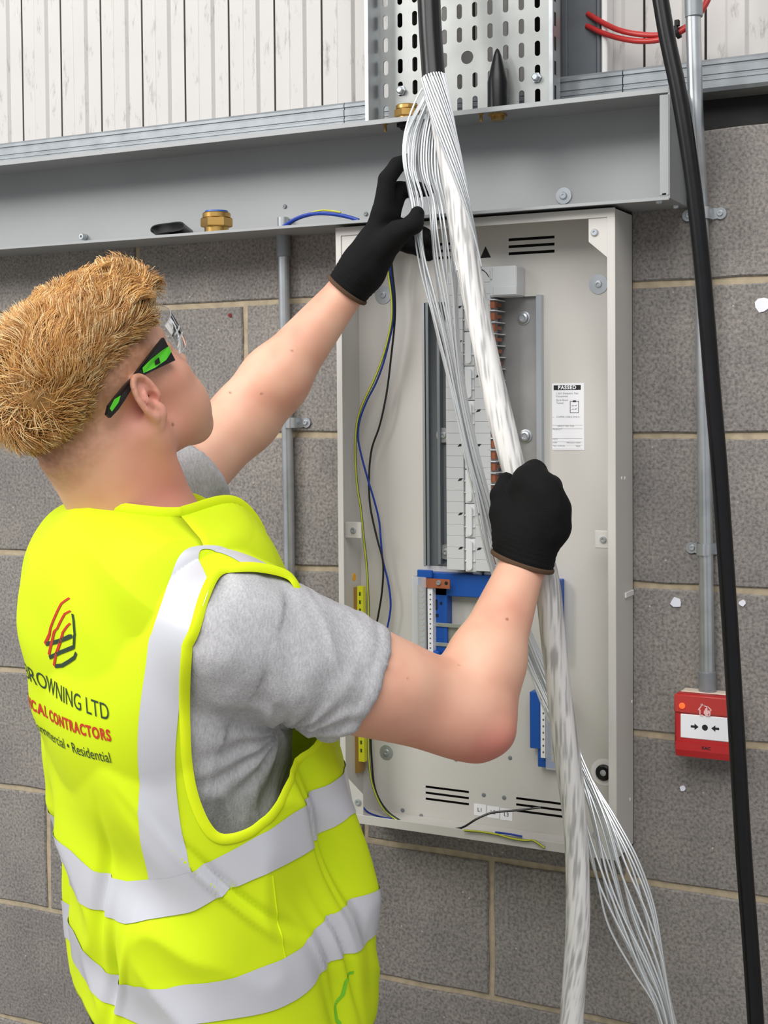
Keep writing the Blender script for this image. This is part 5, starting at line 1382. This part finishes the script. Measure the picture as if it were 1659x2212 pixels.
def tuck(V):
    """keep the shirt body inside the vest, except where the sleeve comes through the armhole"""
    l = (V - Mb) @ LB; f = (V - np.array([Mb[0], Mb[1], 0])) @ FB; z = V[:, 2]
    v = np.clip((z - Z0) / (Z1 - Z0), 0, 1); zc = np.clip(z, Z0, Z1)
    b = np.interp(zc, ZT, BTT); al = np.interp(zc, ZT, ALT); tilt = .20 * np.clip(1 - v, 0, 1) ** .6
    hz = np.clip((z - Z1) / (np.maximum(ztop(l), Z1 + .02) - Z1), 0, 1); w = np.arcsin(np.clip(hz, 0, 1)) / (math.pi / 2)
    cF = np.interp(zc, ZT, CFT) * (1 - .5 * w)
    k = np.sqrt(np.clip(1 - w * w, .02, 1))
    X, Y = l / (al * (1 - .1 * w)), (f - cF) / (b * k)
    r = (np.abs(X) ** 2.4 + np.abs(Y) ** 2.4) ** (1 / 2.4)
    u = np.arctan2(np.sign(Y) * np.abs(Y) ** 1.2, np.sign(X) * np.abs(X) ** 1.2)
    vv_ = np.where(z > Z1, 1 + w, v)
    sd = np.maximum(poly_sd(ARM_S, u, vv_), poly_sd(ARM_L, np.where(u < 0, u + 2 * math.pi, u), vv_))
    wt = np.clip(-sd / .014 + .35, 0, 1) * (1 - np.clip((s_al - .055) / .03, 0, 1)) * (1 - np.clip(((V - SL) @ aL - .055) / .03, 0, 1)) * (1 - np.clip((np.abs(l) - .135) / .025, 0, 1) * np.clip((z - 1.27) / .03, 0, 1))
    tgt = np.minimum(r, .925) / np.maximum(r, 1e-6)
    sc = 1 + (tgt - 1) * wt
    V2 = V + ((sc - 1) * l)[:, None] * LB + ((sc - 1) * (f - cF))[:, None] * FB
    over = np.clip(z - (ztop(l) - .014), 0, 1) * wt
    V2[:, 2] -= over
    return V2
tag(mesh_obj('t_shirt', V, Fq, 'grey_heather', PERSON), 'light grey T-shirt with short sleeves')

def vest_g(U, Vv):
    Uw = in_pi(U); g = np.maximum(poly_sd(ARM_S, Uw, Vv), poly_sd(ARM_L, np.where(Uw < 0, Uw + 2 * math.pi, Uw), Vv))
    P_, _ = vest(U, Vv, 0, False); ng = neck_g(P_) * .09
    return np.maximum(g, np.where(Vv > .9, ng, -1))
U_, V_ = np.meshgrid(np.linspace(-math.pi / 2 - 1e-4, math.pi * 1.5, 341)[:-1], np.linspace(0.0, 2.0, 231), indexing='ij')
VEST = patch('safety_vest', U_, V_, vest_g, 'vest_yellow', PERSON, wrap=True)
tag(VEST, 'high visibility yellow vest with silver bands')
sol = VEST.modifiers.new('cloth', 'SOLIDIFY'); sol.thickness = .0012; sol.offset = -1
def vtube(name, uv, r, m, off=.001, closed=True, label=None, flat=None):
    P_, _ = vest(uv[:, 0], uv[:, 1], off); n = 8; k = len(P_)
    T_ = np.roll(P_, -1, 0) - np.roll(P_, 1, 0) if closed else np.gradient(P_, axis=0); T_ /= np.linalg.norm(T_, axis=1)[:, None] + 1e-9
    _, nn = vest(uv[:, 0], uv[:, 1], 0, False); sd = np.cross(T_, nn); sd /= np.linalg.norm(sd, axis=1)[:, None] + 1e-9; nn = np.cross(sd, T_)
    vs = []
    for i in range(k):
        for j in range(n):
            t = 2 * math.pi * j / n; vs.append(P_[i] + sd[i] * (flat or r) * math.cos(t) + nn[i] * r * math.sin(t))
    kk = k if closed else k - 1
    fs = [(i * n + j, i * n + (j + 1) % n, ((i + 1) % k) * n + (j + 1) % n, ((i + 1) % k) * n + j) for i in range(kk) for j in range(n)]
    mb = MB(); mb.add(vs, fs); return mb.build(name, m, VEST, True)
vtube('armhole_binding', ARM_S, .0016, 'vest_binding', .0008, True, flat=.0062)
vtube('armhole_binding', ARM_L, .0016, 'vest_binding', .0008, True, flat=.0062)
# neck binding: follow the neck cut on the dome
nb_ = []
for k in range(140):
    t = 2 * math.pi * k / 140; lo_, hi_ = 1.0, 2.0
    # solve u, v on the surface for the neck ellipse direction
    tl, tf = NRL * math.cos(t), NRF * math.sin(t)
    if tf > 0: tf = .165 * (1 - abs(math.cos(t))); tl = math.copysign(NRL * (1 - tf / .27), math.cos(t))
    ug, vg = np.meshgrid(np.linspace(0, 2 * math.pi, 721), np.linspace(1.0, 2.0, 301), indexing='ij') if k == 0 else (ug, vg)
    if k == 0: PN, _ = vest(ug, vg, 0, False); PNl = (PN - NC) @ LB; PNf = (PN - NC) @ FB
    i = np.unravel_index(((PNl - tl) ** 2 + (PNf - tf) ** 2).argmin(), ug.shape); nb_.append((ug[i], vg[i]))
NBUV = np.array(nb_)
PNB, _ = vest(NBUV[:, 0], NBUV[:, 1], .0)
for _ in range(10): PNB = (np.roll(PNB, 1, 0) + PNB * 2 + np.roll(PNB, -1, 0)) / 4
mb = MB(); n = 8; vs = []
for i in range(len(PNB)):
    rd = PNB[i] - NC; rd = nrm3(rd - ZU * (rd @ ZU))
    for j in range(n):
        t = 2 * math.pi * j / n; vs.append(PNB[i] + rd * (.0025 * math.cos(t)) + ZU * (.0075 * math.sin(t) + .003))
kN = len(PNB); mb.add(vs, [(i * n + j, i * n + (j + 1) % n, ((i + 1) % kN) * n + (j + 1) % n, ((i + 1) % kN) * n + j) for i in range(kN) for j in range(n)])
mb.build('collar_binding', 'vest_binding', VEST, True)
# reflective bands from traced edges
def band_ring(name, top, bot):
    T_ = trace(top); B_ = trace(bot)
    def fn(R_):
        o = np.argsort(R_[:, 0]); return R_[o]
    T_, B_ = fn(T_), fn(B_); 
    print(name, np.round(T_, 2).tolist(), np.round(B_, 2).tolist())
    n = 300; U1 = np.linspace(0, 2 * math.pi, n + 1)[:-1]
    def ev(R_):
        x = R_[:, 0] % (2 * math.pi); o = np.argsort(x); x = x[o]; y = R_[o, 1]
        return np.interp(U1, np.r_[x - 2 * math.pi, x, x + 2 * math.pi], np.r_[y, y, y])
    t, b = ev(T_), ev(B_)
    for _ in range(6): t = (np.roll(t, 1) + 2 * t + np.roll(t, -1)) / 4; b = (np.roll(b, 1) + 2 * b + np.roll(b, -1)) / 4
    m_ = 9; U2 = np.repeat(U1[:, None], m_, 1); V2 = b[:, None] + (t - b)[:, None] * np.linspace(0, 1, m_)[None]
    P_, _ = vest(U2, V2, .0016); idx = np.arange(n * m_).reshape(n, m_)
    fs = np.array([(idx[i, j], idx[(i + 1) % n, j], idx[(i + 1) % n, j + 1], idx[i, j + 1]) for i in range(n) for j in range(m_ - 1)])
    o = mesh_obj(name, P_.reshape(-1, 3), fs, 'reflective_tape', VEST)
    return U1, t, b
BU = band_ring('reflective_band', [(124, 1812), (219, 1887), (320, 1900), (417, 1885), (494, 1838), (571, 1796), (640, 1752), (690, 1700), (738, 1672)],
               [(140, 1913), (229, 1978), (330, 1983), (417, 1969), (494, 1923), (580, 1884), (653, 1845), (700, 1795), (750, 1759)])
BL_ = band_ring('reflective_band', [(170, 2030), (243, 2105), (301, 2128), (397, 2126), (494, 2114), (590, 2080), (638, 2053), (711, 1975), (790, 1930)],
                [(178, 2105), (250, 2190), (301, 2212), (397, 2212), (494, 2200), (590, 2180), (629, 2164), (711, 2075), (798, 2027)])
def strap(edgeL, edgeR, name='reflective_strap', mirror=False):
    A_, B_ = trace(edgeL), trace(edgeR)
    A_[:, 0] = in_pi(A_[:, 0]); B_[:, 0] = in_pi(B_[:, 0]); print('STRAP', np.round(A_, 2).tolist(), np.round(B_, 2).tolist())
    A_, B_ = A_[A_[:, 0] < -.2], B_[B_[:, 0] < -.05]
    A_ = np.vstack([[A_[0, 0], 2.0], A_]); B_ = np.vstack([[B_[0, 0], 2.0], B_])
    def res(R_, n=80):
        d = np.r_[0, np.cumsum(np.hypot(np.diff(R_[:, 0]) * US, np.diff(R_[:, 1]) * VS))]; t = np.linspace(0, d[-1], n)
        q = np.stack([np.interp(t, d, R_[:, 0]), np.interp(t, d, R_[:, 1])], 1)
        for _ in range(14): q[1:-1] = (q[:-2] + 2 * q[1:-1] + q[2:]) / 4
        return q
    A_, B_ = res(A_), res(B_)
    B_[:, 0] = A_[:, 0] + in_pi(B_[:, 0] - A_[:, 0])
    if mirror: A_[:, 0] = math.pi - A_[:, 0]; B_[:, 0] = math.pi - B_[:, 0]
    m_ = 9; w = np.linspace(0, 1, m_); U2 = A_[:, :1] + (B_[:, :1] - A_[:, :1]) * w; V2 = A_[:, 1:] + (B_[:, 1:] - A_[:, 1:]) * w
    P_, _ = vest(U2, V2, .0012); n = len(A_); idx = np.arange(n * m_).reshape(n, m_)
    fs = np.array([(idx[i, j], idx[i + 1, j], idx[i + 1, j + 1], idx[i, j + 1]) for i in range(n - 1) for j in range(m_ - 1)])
    mesh_obj(name, P_.reshape(-1, 3), fs, 'reflective_tape', VEST)
    # the same band runs on over the shoulder and down the front
    UF = -U2 if not mirror else 2 * math.pi - U2; P_, _ = vest(UF, V2, .0012)
    kf = vest_g(UF.ravel()[fs].mean(1), V2.ravel()[fs].mean(1)) < -.006; fs = fs[kf & (V2.ravel()[fs].mean(1) > 1.0)]; mesh_obj(name, P_.reshape(-1, 3), fs[:, ::-1], 'reflective_tape', VEST)
EL_ = [(400, 1190), (372, 1240), (347, 1310), (325, 1390), (310, 1470), (301, 1560), (297, 1650), (299, 1740), (306, 1830), (322, 1905)]
ER_ = [(482, 1220), (455, 1270), (428, 1330), (408, 1400), (394, 1470), (383, 1560), (376, 1650), (382, 1740), (397, 1830), (420, 1895)]
strap(EL_, ER_); strap(EL_, ER_, mirror=True)
# front of the shoulder strap, seen edge on over the shoulder
# side seam stitched below the armhole
sv = trace([(588, 1890), (598, 1960), (608, 2040), (620, 2110)]); sv = np.stack([np.interp(np.linspace(0, 3, 40), range(4), sv[:, k]) for k in (0, 1)], 1)
vtube('side_seam', sv, .0009, 'vest_binding', .0006, False)
# ------------------------------------------------------------------ print on the back: emblem and words, mapped on to the cloth
def on_back(u0, v0, pts, off=.0008):
    pts = np.asarray(pts, float); P_, _ = vest(u0 + pts[:, 0] / US * .93, v0 + pts[:, 1] / VS, off); return P_
def back_text(body_, size, px, py, m, align='RIGHT', bold=0., space=1., sx=1., slope=0.):
    v, f = text_geo(body_, size, align, bold, sx, space)
    u0, v0 = vuv(px, py)
    # finely split long faces so that the letters follow the folds
    b = bmesh.new(); vs = [b.verts.new(p) for p in v]
    for q in f:
        try: b.faces.new([vs[i] for i in q])
        except ValueError: pass
    bmesh.ops.triangulate(b, faces=b.faces[:]); bmesh.ops.subdivide_edges(b, edges=[e for e in b.edges if e.calc_length() > .006], cuts=1)
    bmesh.ops.triangulate(b, faces=b.faces[:])
    b.verts.index_update(); pts = [(q.co.x, q.co.y + slope * q.co.x) for q in b.verts]; fs = [tuple(w.index for w in q.verts) for q in b.faces]; b.free()
    mesh_obj('printed_words', on_back(u0, v0, pts), fs, m, VEST, smooth=False)
back_text('BROWNING LTD', .0255, 236, 1541, 'print_dark', space=1.02, sx=.86, slope=-.15)
back_text('ELECTRICAL CONTRACTORS', .0175, 240, 1590, 'print_red', bold=.0006, space=1.15, sx=.86, slope=-.08)
back_text('Commercial • Residential', .0175, 240, 1636, 'print_dark', space=1.02, sx=.9, slope=-.08)
def stroke(pixs, w, m, name):
    R_ = trace(pixs); n = 5 * (len(R_) - 1) + 1; t = np.linspace(0, len(R_) - 1, n)
    q = np.stack([np.interp(t, range(len(R_)), R_[:, k]) for k in (0, 1)], 1)
    X = q * (US, VS); T_ = np.gradient(X, axis=0); T_ /= np.linalg.norm(T_, axis=1)[:, None] + 1e-9; nn = np.stack([-T_[:, 1], T_[:, 0]], 1) * w / 2
    a = (X + nn) / (US, VS); b = (X - nn) / (US, VS)
    P1, _ = vest(a[:, 0], a[:, 1], .0008); P2, _ = vest(b[:, 0], b[:, 1], .0008)
    mesh_obj(name, np.concatenate([P1, P2]), [(i, i + 1, n + i + 1, n + i) for i in range(n - 1)], m, VEST, smooth=False)
W5 = .0042
stroke([(98, 1393), (108, 1370), (121, 1330), (134, 1303), (151, 1292)], W5, 'print_red', 'emblem_stroke')
stroke([(106, 1417), (110, 1400), (124, 1357), (141, 1325), (153, 1319)], W5, 'print_red', 'emblem_stroke')
stroke([(117, 1440), (122, 1412), (134, 1374), (145, 1353), (153, 1345)], W5, 'print_red', 'emblem_stroke')
stroke([(99, 1393), (125, 1387), (147, 1380), (157, 1374)], W5, 'print_dark', 'emblem_stroke')
stroke([(107, 1418), (130, 1411), (150, 1404), (160, 1396), (162, 1370), (160, 1340), (157, 1325)], W5, 'print_dark', 'emblem_stroke')
stroke([(118, 1441), (135, 1438), (148, 1428), (161, 1421), (165, 1408)], W5, 'print_dark', 'emblem_stroke')
mat('green_scrawl', rgb(120, 200, 40), .8)
stroke([(762, 2100), (745, 2118), (740, 2150), (722, 2172), (726, 2205), (735, 2212)], .0045, 'green_scrawl', 'ink_stain')
# ------------------------------------------------------------------ trousers and boots (below the frame)
mat('trouser_black', rgb(24, 25, 28), .9, bump=(300, .3)); mat('boot_leather', rgb(30, 27, 25), .6)
def trousers(p):
    d = ell(p, bod(0, .098, .89), (.172, .168, .155))
    for sg in (1, -1):
        hip = bod(.085 * sg, .105, .86); kn = bod(.10 * sg, .10 + .03 * sg, .48); an = bod(.115 * sg, .085 + .02 * sg, .10)
        d = smin(d, smin(rc(p, hip, kn, .098, .073), rc(p, kn, an, .073, .066), .02), .04)
    return smax(smax(d, .055 - p[:, 2], .004), p[:, 2] - .985, .01)
V, Fq = sdf_mesh(trousers, bod(0, .1, 0) - np.array([.4, .4, -.02]), bod(0, .1, 1.03) + np.array([.4, .4, 0]), .007); V = relax(V, Fq, 2); N = vnormals(V, Fq)
V = V + N * (.004 * fbm(V * np.array([14, 14, 7]), 2))[:, None]; mesh_obj('trousers', V, Fq, 'trouser_black', PERSON)
for sg in (1, -1):
    an = bod(.115 * sg, .085 + .02 * sg, .10)
    def boot(p):
        c = np.array([an[0], an[1], 0]); d = rc(p, c + ZU * .13, c + ZU * .05, .050, .048)
        d = smin(d, rc(p, c + ZU * .045 + FB * .02, c + ZU * .040 + FB * .155, .046, .040), .03); d = smin(d, rc(p, c + ZU * .04, c + ZU * .035 - FB * .045, .045, .038), .02)
        return smax(d, .0005 - p[:, 2], .004)
    V, Fq = sdf_mesh(boot, an - np.array([.26, .26, .11]), an + np.array([.26, .26, .12]), .006); V = relax(V, Fq, 2); b_ = mesh_obj('boot', V, Fq, 'boot_leather', PERSON)
    b_.data.update()
# ------------------------------------------------------------------ hair: a cap of locks over the scalp
HAIRCOLS = [np.array(rgb(*c)[:3]) for c in ((244, 208, 148), (232, 186, 116), (214, 160, 92), (178, 124, 68), (250, 222, 170), (226, 174, 104))]
def scalp(dirs):
    """march from inside the skull outwards to the head surface"""
    o = hw(0, -.018, .040); D = dirs @ HM; t = np.full(len(dirs), .03)
    for _ in range(40): t = t - head_sdf(o + D * t[:, None]) * .9
    return o + D * t[:, None]
rg = np.random.default_rng(3)
n0 = 44000
d0 = rg.normal(size=(n0, 3)); d0 /= np.linalg.norm(d0, axis=1)[:, None]; d0 = d0[(d0[:, 2] > -.72)]
R0 = scalp(d0); Q = (R0 - Hc) @ HMS
keep = (fade(Q) > .002 + .010 * rg.random(len(Q))) & (Q[:, 1] < .062 + .012 * rg.random(len(Q))) & (Q[:, 2] > -.075)
R0, Q = R0[keep], Q[keep]; print('hair strands', len(Q))
eps = 1e-3; Nn = np.stack([head_sdf(R0 + eps * a) - head_sdf(R0 - eps * a) for a in np.eye(3)], 1); Nn /= np.linalg.norm(Nn, axis=1)[:, None]
whorl = hw(.012, -.088, .062)
T0 = R0 - whorl; T0 -= Nn * (T0 * Nn).sum(1)[:, None]; dist = np.linalg.norm(T0, axis=1); T0 /= dist[:, None] + 1e-9
cdir = -HR * .7 + HF * .5 + HU * .3 + rg.normal(size=(len(R0), 3)) * .75; cdir = cdir - Nn * (Nn * cdir).sum(1)[:, None]; cw = np.exp(-(dist / .022) ** 2)[:, None]
T0 = T0 * (1 - cw) + cdir * cw; T0 /= np.linalg.norm(T0, axis=1)[:, None] + 1e-9; B0 = np.cross(Nn, T0)
swirl = .9 * np.exp(-(dist / .045) ** 2); T0 = T0 * np.cos(swirl)[:, None] + B0 * np.sin(swirl)[:, None]; B0 = np.cross(Nn, T0)
fr = np.clip((Q[:, 1] + .02) / .09, 0, 1) * np.clip((Q[:, 2] - .05) / .05, 0, 1)         # fringe weight
topw = np.clip((fade(Q)) / .06, 0, 1)
cl = fbm(Q * 46, 2); cl2 = fbm(Q * 46 + 31.7, 2); cl3 = fbm(Q * 90 + 11, 1)
L = .012 + .032 * topw + .030 * fr + .006 * rg.random(len(Q))
lift = .004 + .011 * topw + .042 * fr + .005 * cl
lift = np.maximum(lift, .003)
ns = 9; S_ = np.linspace(0, 1, ns)
ph = 5.5 * cl + .5 * rg.random(len(Q)); frq = .75 + .35 * fr + .25 * cl2
jit = rg.normal(size=(len(Q), 3)) * .0016
turn = .75 * cl + .35 * cl3
T1 = T0 * np.cos(turn)[:, None] + B0 * np.sin(turn)[:, None]; B1 = np.cross(Nn, T1)
amp = (.0010 + .0040 * topw + .0045 * fr)
P_ = np.zeros((len(Q), ns, 3))
for k, s in enumerate(S_):
    along = L * s * (1 - .22 * s * fr); up = lift * (1 - (1 - s) ** 2) - fr * .010 * s ** 3 - .0015
    wv = amp * np.sin(2 * math.pi * frq * s + ph) * min(1, s * 2.5); wu = amp * .8 * np.sin(2 * math.pi * frq * s + ph + 1.4) * min(1, s * 2.5)
    P_[:, k] = R0 + T1 * along[:, None] + Nn * (up + wu * .8)[:, None] + B1 * wv[:, None] + jit * s + (HF * .016 - HU * .004) * (fr * s)[:, None]
# keep every strand outside the scalp
fl_ = P_.reshape(-1, 3); d = head_sdf(fl_); low = d < .0006
g = np.stack([head_sdf(fl_[low] + eps * a) - head_sdf(fl_[low] - eps * a) for a in np.eye(3)], 1); g /= np.linalg.norm(g, axis=1)[:, None] + 1e-9
fl_[low] += g * (.0008 - d[low])[:, None]; P_ = fl_.reshape(P_.shape)
rad = np.array([.00055, .0006, .0006, .00058, .00055, .0005, .00042, .00032, .00015])
Tt = np.gradient(P_, axis=1); Tt /= np.linalg.norm(Tt, axis=2)[:, :, None] + 1e-12
A1 = np.cross(Tt, Nn[:, None]); A1 /= np.linalg.norm(A1, axis=2)[:, :, None] + 1e-9; A2 = np.cross(Tt, A1)
VV = np.stack([P_ + rad[None, :, None] * (math.cos(t) * A1 + math.sin(t) * A2) for t in (0, 2.094, 4.189)], 2)     # n, ns, 3, 3
nS = len(Q); base = (np.arange(nS) * ns * 3)[:, None, None]
kk, jj = np.meshgrid(np.arange(ns - 1), np.arange(3), indexing='ij'); j2 = (jj + 1) % 3
quad = np.stack([kk * 3 + jj, kk * 3 + j2, (kk + 1) * 3 + j2, (kk + 1) * 3 + jj], -1).reshape(1, -1, 4)
Fh = (base + quad).reshape(-1, 4)
ci = np.clip(((cl * .5 + .5) * 3 + rg.random(nS) * 3.4), 0, 5.99).astype(int); base_c = np.array(HAIRCOLS)[ci]
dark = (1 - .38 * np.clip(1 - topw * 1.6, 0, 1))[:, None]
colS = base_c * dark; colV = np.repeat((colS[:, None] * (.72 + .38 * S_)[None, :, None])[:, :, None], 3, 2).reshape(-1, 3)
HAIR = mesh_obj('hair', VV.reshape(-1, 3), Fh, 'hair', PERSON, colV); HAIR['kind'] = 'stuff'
tag(HAIR, 'wavy ginger hair, cropped at the sides')
# under-layer so that the scalp does not show through
def cap(p):
    q = (p - Hc) @ HMS; ln = fade(q); tw = np.clip(ln / .06, 0, 1); f_ = np.clip((q[:, 1] + .02) / .09, 0, 1) * np.clip((q[:, 2] - .05) / .05, 0, 1)
    d = head_sdf(p) - (.0012 + .0065 * tw + .016 * f_ + .0030 * tw * fbm(q * 55, 2))
    return smax(smax(smax(d, -(head_sdf(p) + .004), .001), -(ln - .012), .004), q[:, 1] - .062, .004)
V, Fq = sdf_mesh(cap, Hc - .15, Hc + .17, .003); V = relax(V, Fq, 1, .4)
c_ = np.array(HAIRCOLS[2]) * .38 + np.array(HAIRCOLS[1]) * .12 * (1 + fbm(V * 120, 2))[:, None]  # colour darkened to paint in the shade deep between the locks
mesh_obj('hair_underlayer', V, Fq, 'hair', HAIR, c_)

# ------------------------------------------------------------------ safety glasses
mat('frame_black', rgb(20, 20, 22), .35); mat('frame_green', rgb(86, 205, 40), .45)
def lens_material():
    m = bpy.data.materials.new('clear_lens'); m.use_nodes = True; nt = m.node_tree; nt.nodes.remove(nt.nodes['Principled BSDF'])
    out = nt.nodes['Material Output']; tr = nt.nodes.new('ShaderNodeBsdfTransparent'); tr.inputs[0].default_value = (.90, .91, .92, 1)
    gl = nt.nodes.new('ShaderNodeBsdfGlossy'); gl.inputs['Roughness'].default_value = .08
    lw = nt.nodes.new('ShaderNodeFresnel'); lw.inputs['IOR'].default_value = 1.65; mx = nt.nodes.new('ShaderNodeMixShader')
    nt.links.new(lw.outputs[0], mx.inputs[0]); nt.links.new(tr.outputs[0], mx.inputs[1]); nt.links.new(gl.outputs[0], mx.inputs[2]); nt.links.new(mx.outputs[0], out.inputs[0])
    MATS['clear_lens'] = m
lens_material()
GX = .0795
def temple_poly(pix): return np.array([hloc(px, py, GX) for px, py in pix])
TP = temple_poly([(356, 729), (381, 778), (359, 787), (330, 800), (302, 814), (284, 835), (266, 864), (251, 885), (234, 903), (226, 896), (231, 876), (248, 854), (265, 835), (282, 818), (296, 800), (318, 772), (342, 743)])
G1 = temple_poly([(366, 748), (371, 760), (358, 777), (332, 794), (307, 806), (305, 795), (322, 778), (350, 757)])
G2 = temple_poly([(255, 855), (250, 870), (236, 889), (232, 883), (242, 863)])
GL = bpy.data.objects.new('safety_glasses', None); COL.objects.link(GL); GL.parent = PERSON; tag(GL, 'clear safety glasses with black and green arms')
def side_x(y): return GX - .010 * np.clip((y - .02) / .06, 0, 1) ** 2 + .002 * np.clip(-y / .04, 0, 1)
def slab(pl, x0, x1, name, m, sgn):
    mb = MB(); n = len(pl); vs = []
    for xo in (x0, x1):
        for y, z in pl: vs.append(hw(sgn * (side_x(y) + xo), y, z))
    fs = [tuple(range(n)), tuple(range(2 * n - 1, n - 1, -1))] + [(j, (j + 1) % n, n + (j + 1) % n, n + j) for j in range(n)]
    return mb.add(vs, fs).build(name, m, GL)
for sgn in (1, -1):
    slab(TP, -.0022, .0022, 'temple_arm', 'frame_black', sgn); slab(G1, .0021, .0030, 'temple_inlay', 'frame_green', sgn); slab(G2, .0021, .0030, 'temple_inlay', 'frame_green', sgn)
slab(temple_poly([(331, 780), (340, 772), (343, 784), (332, 789)]), .0029, .0034, 'inlay_slot', 'frame_black', 1)
yt, zt_ = hloc(368, 752, GX - .008); 
nu, nv = 41, 11; vs = []
for i in range(nu):
    a = math.radians(-82 + 164 * i / (nu - 1))
    for j in range(nv):
        w = -1 + 2 * j / (nv - 1); nose = .006 * math.exp(-(a / .16) ** 2) * (w < 0)
        hh = (.0225 if w > 0 else .0215 - nose * 1.6) * (1 - .12 * abs(math.sin(a)) ** 4)
        R_ = .0735 - .004 * w * w; vs.append(hw(R_ * math.sin(a) * .985, yt - .004 + (.118 - yt + .004) * math.cos(a) ** .72 if math.cos(a) > 0 else yt, zt_ + .004 + hh * w + .004 * math.cos(a)))
mb = MB(); mb.add(vs, [(i * nv + j, (i + 1) * nv + j, (i + 1) * nv + j + 1, i * nv + j + 1) for i in range(nu - 1) for j in range(nv - 1)]); ln = mb.build('clear_lens', 'clear_lens', GL, True, fix=False)
mat('lens_edge', rgb(205, 206, 208), .3, alpha=.6)
top = [np.array(vs[i * nv + nv - 1]) for i in range(nu)]; bot = [np.array(vs[i * nv]) for i in range(nu)]
mb = MB(); mb.tube(top, .0007, 6); mb.tube(bot, .0007, 6); mb.build('lens_rim', 'lens_edge', GL, True)
for k, dz in enumerate((.005, -.006)):  # pale bars stand in for light reflections on the lens
    mb = MB(); mb.tube([np.array(vs[i * nv + (6, 4)[k]]) + HR * .0008 for i in range(nu - 7, nu - 1)], .0009, 6); mb.build('lens_glint', 'lens_edge', GL, True)
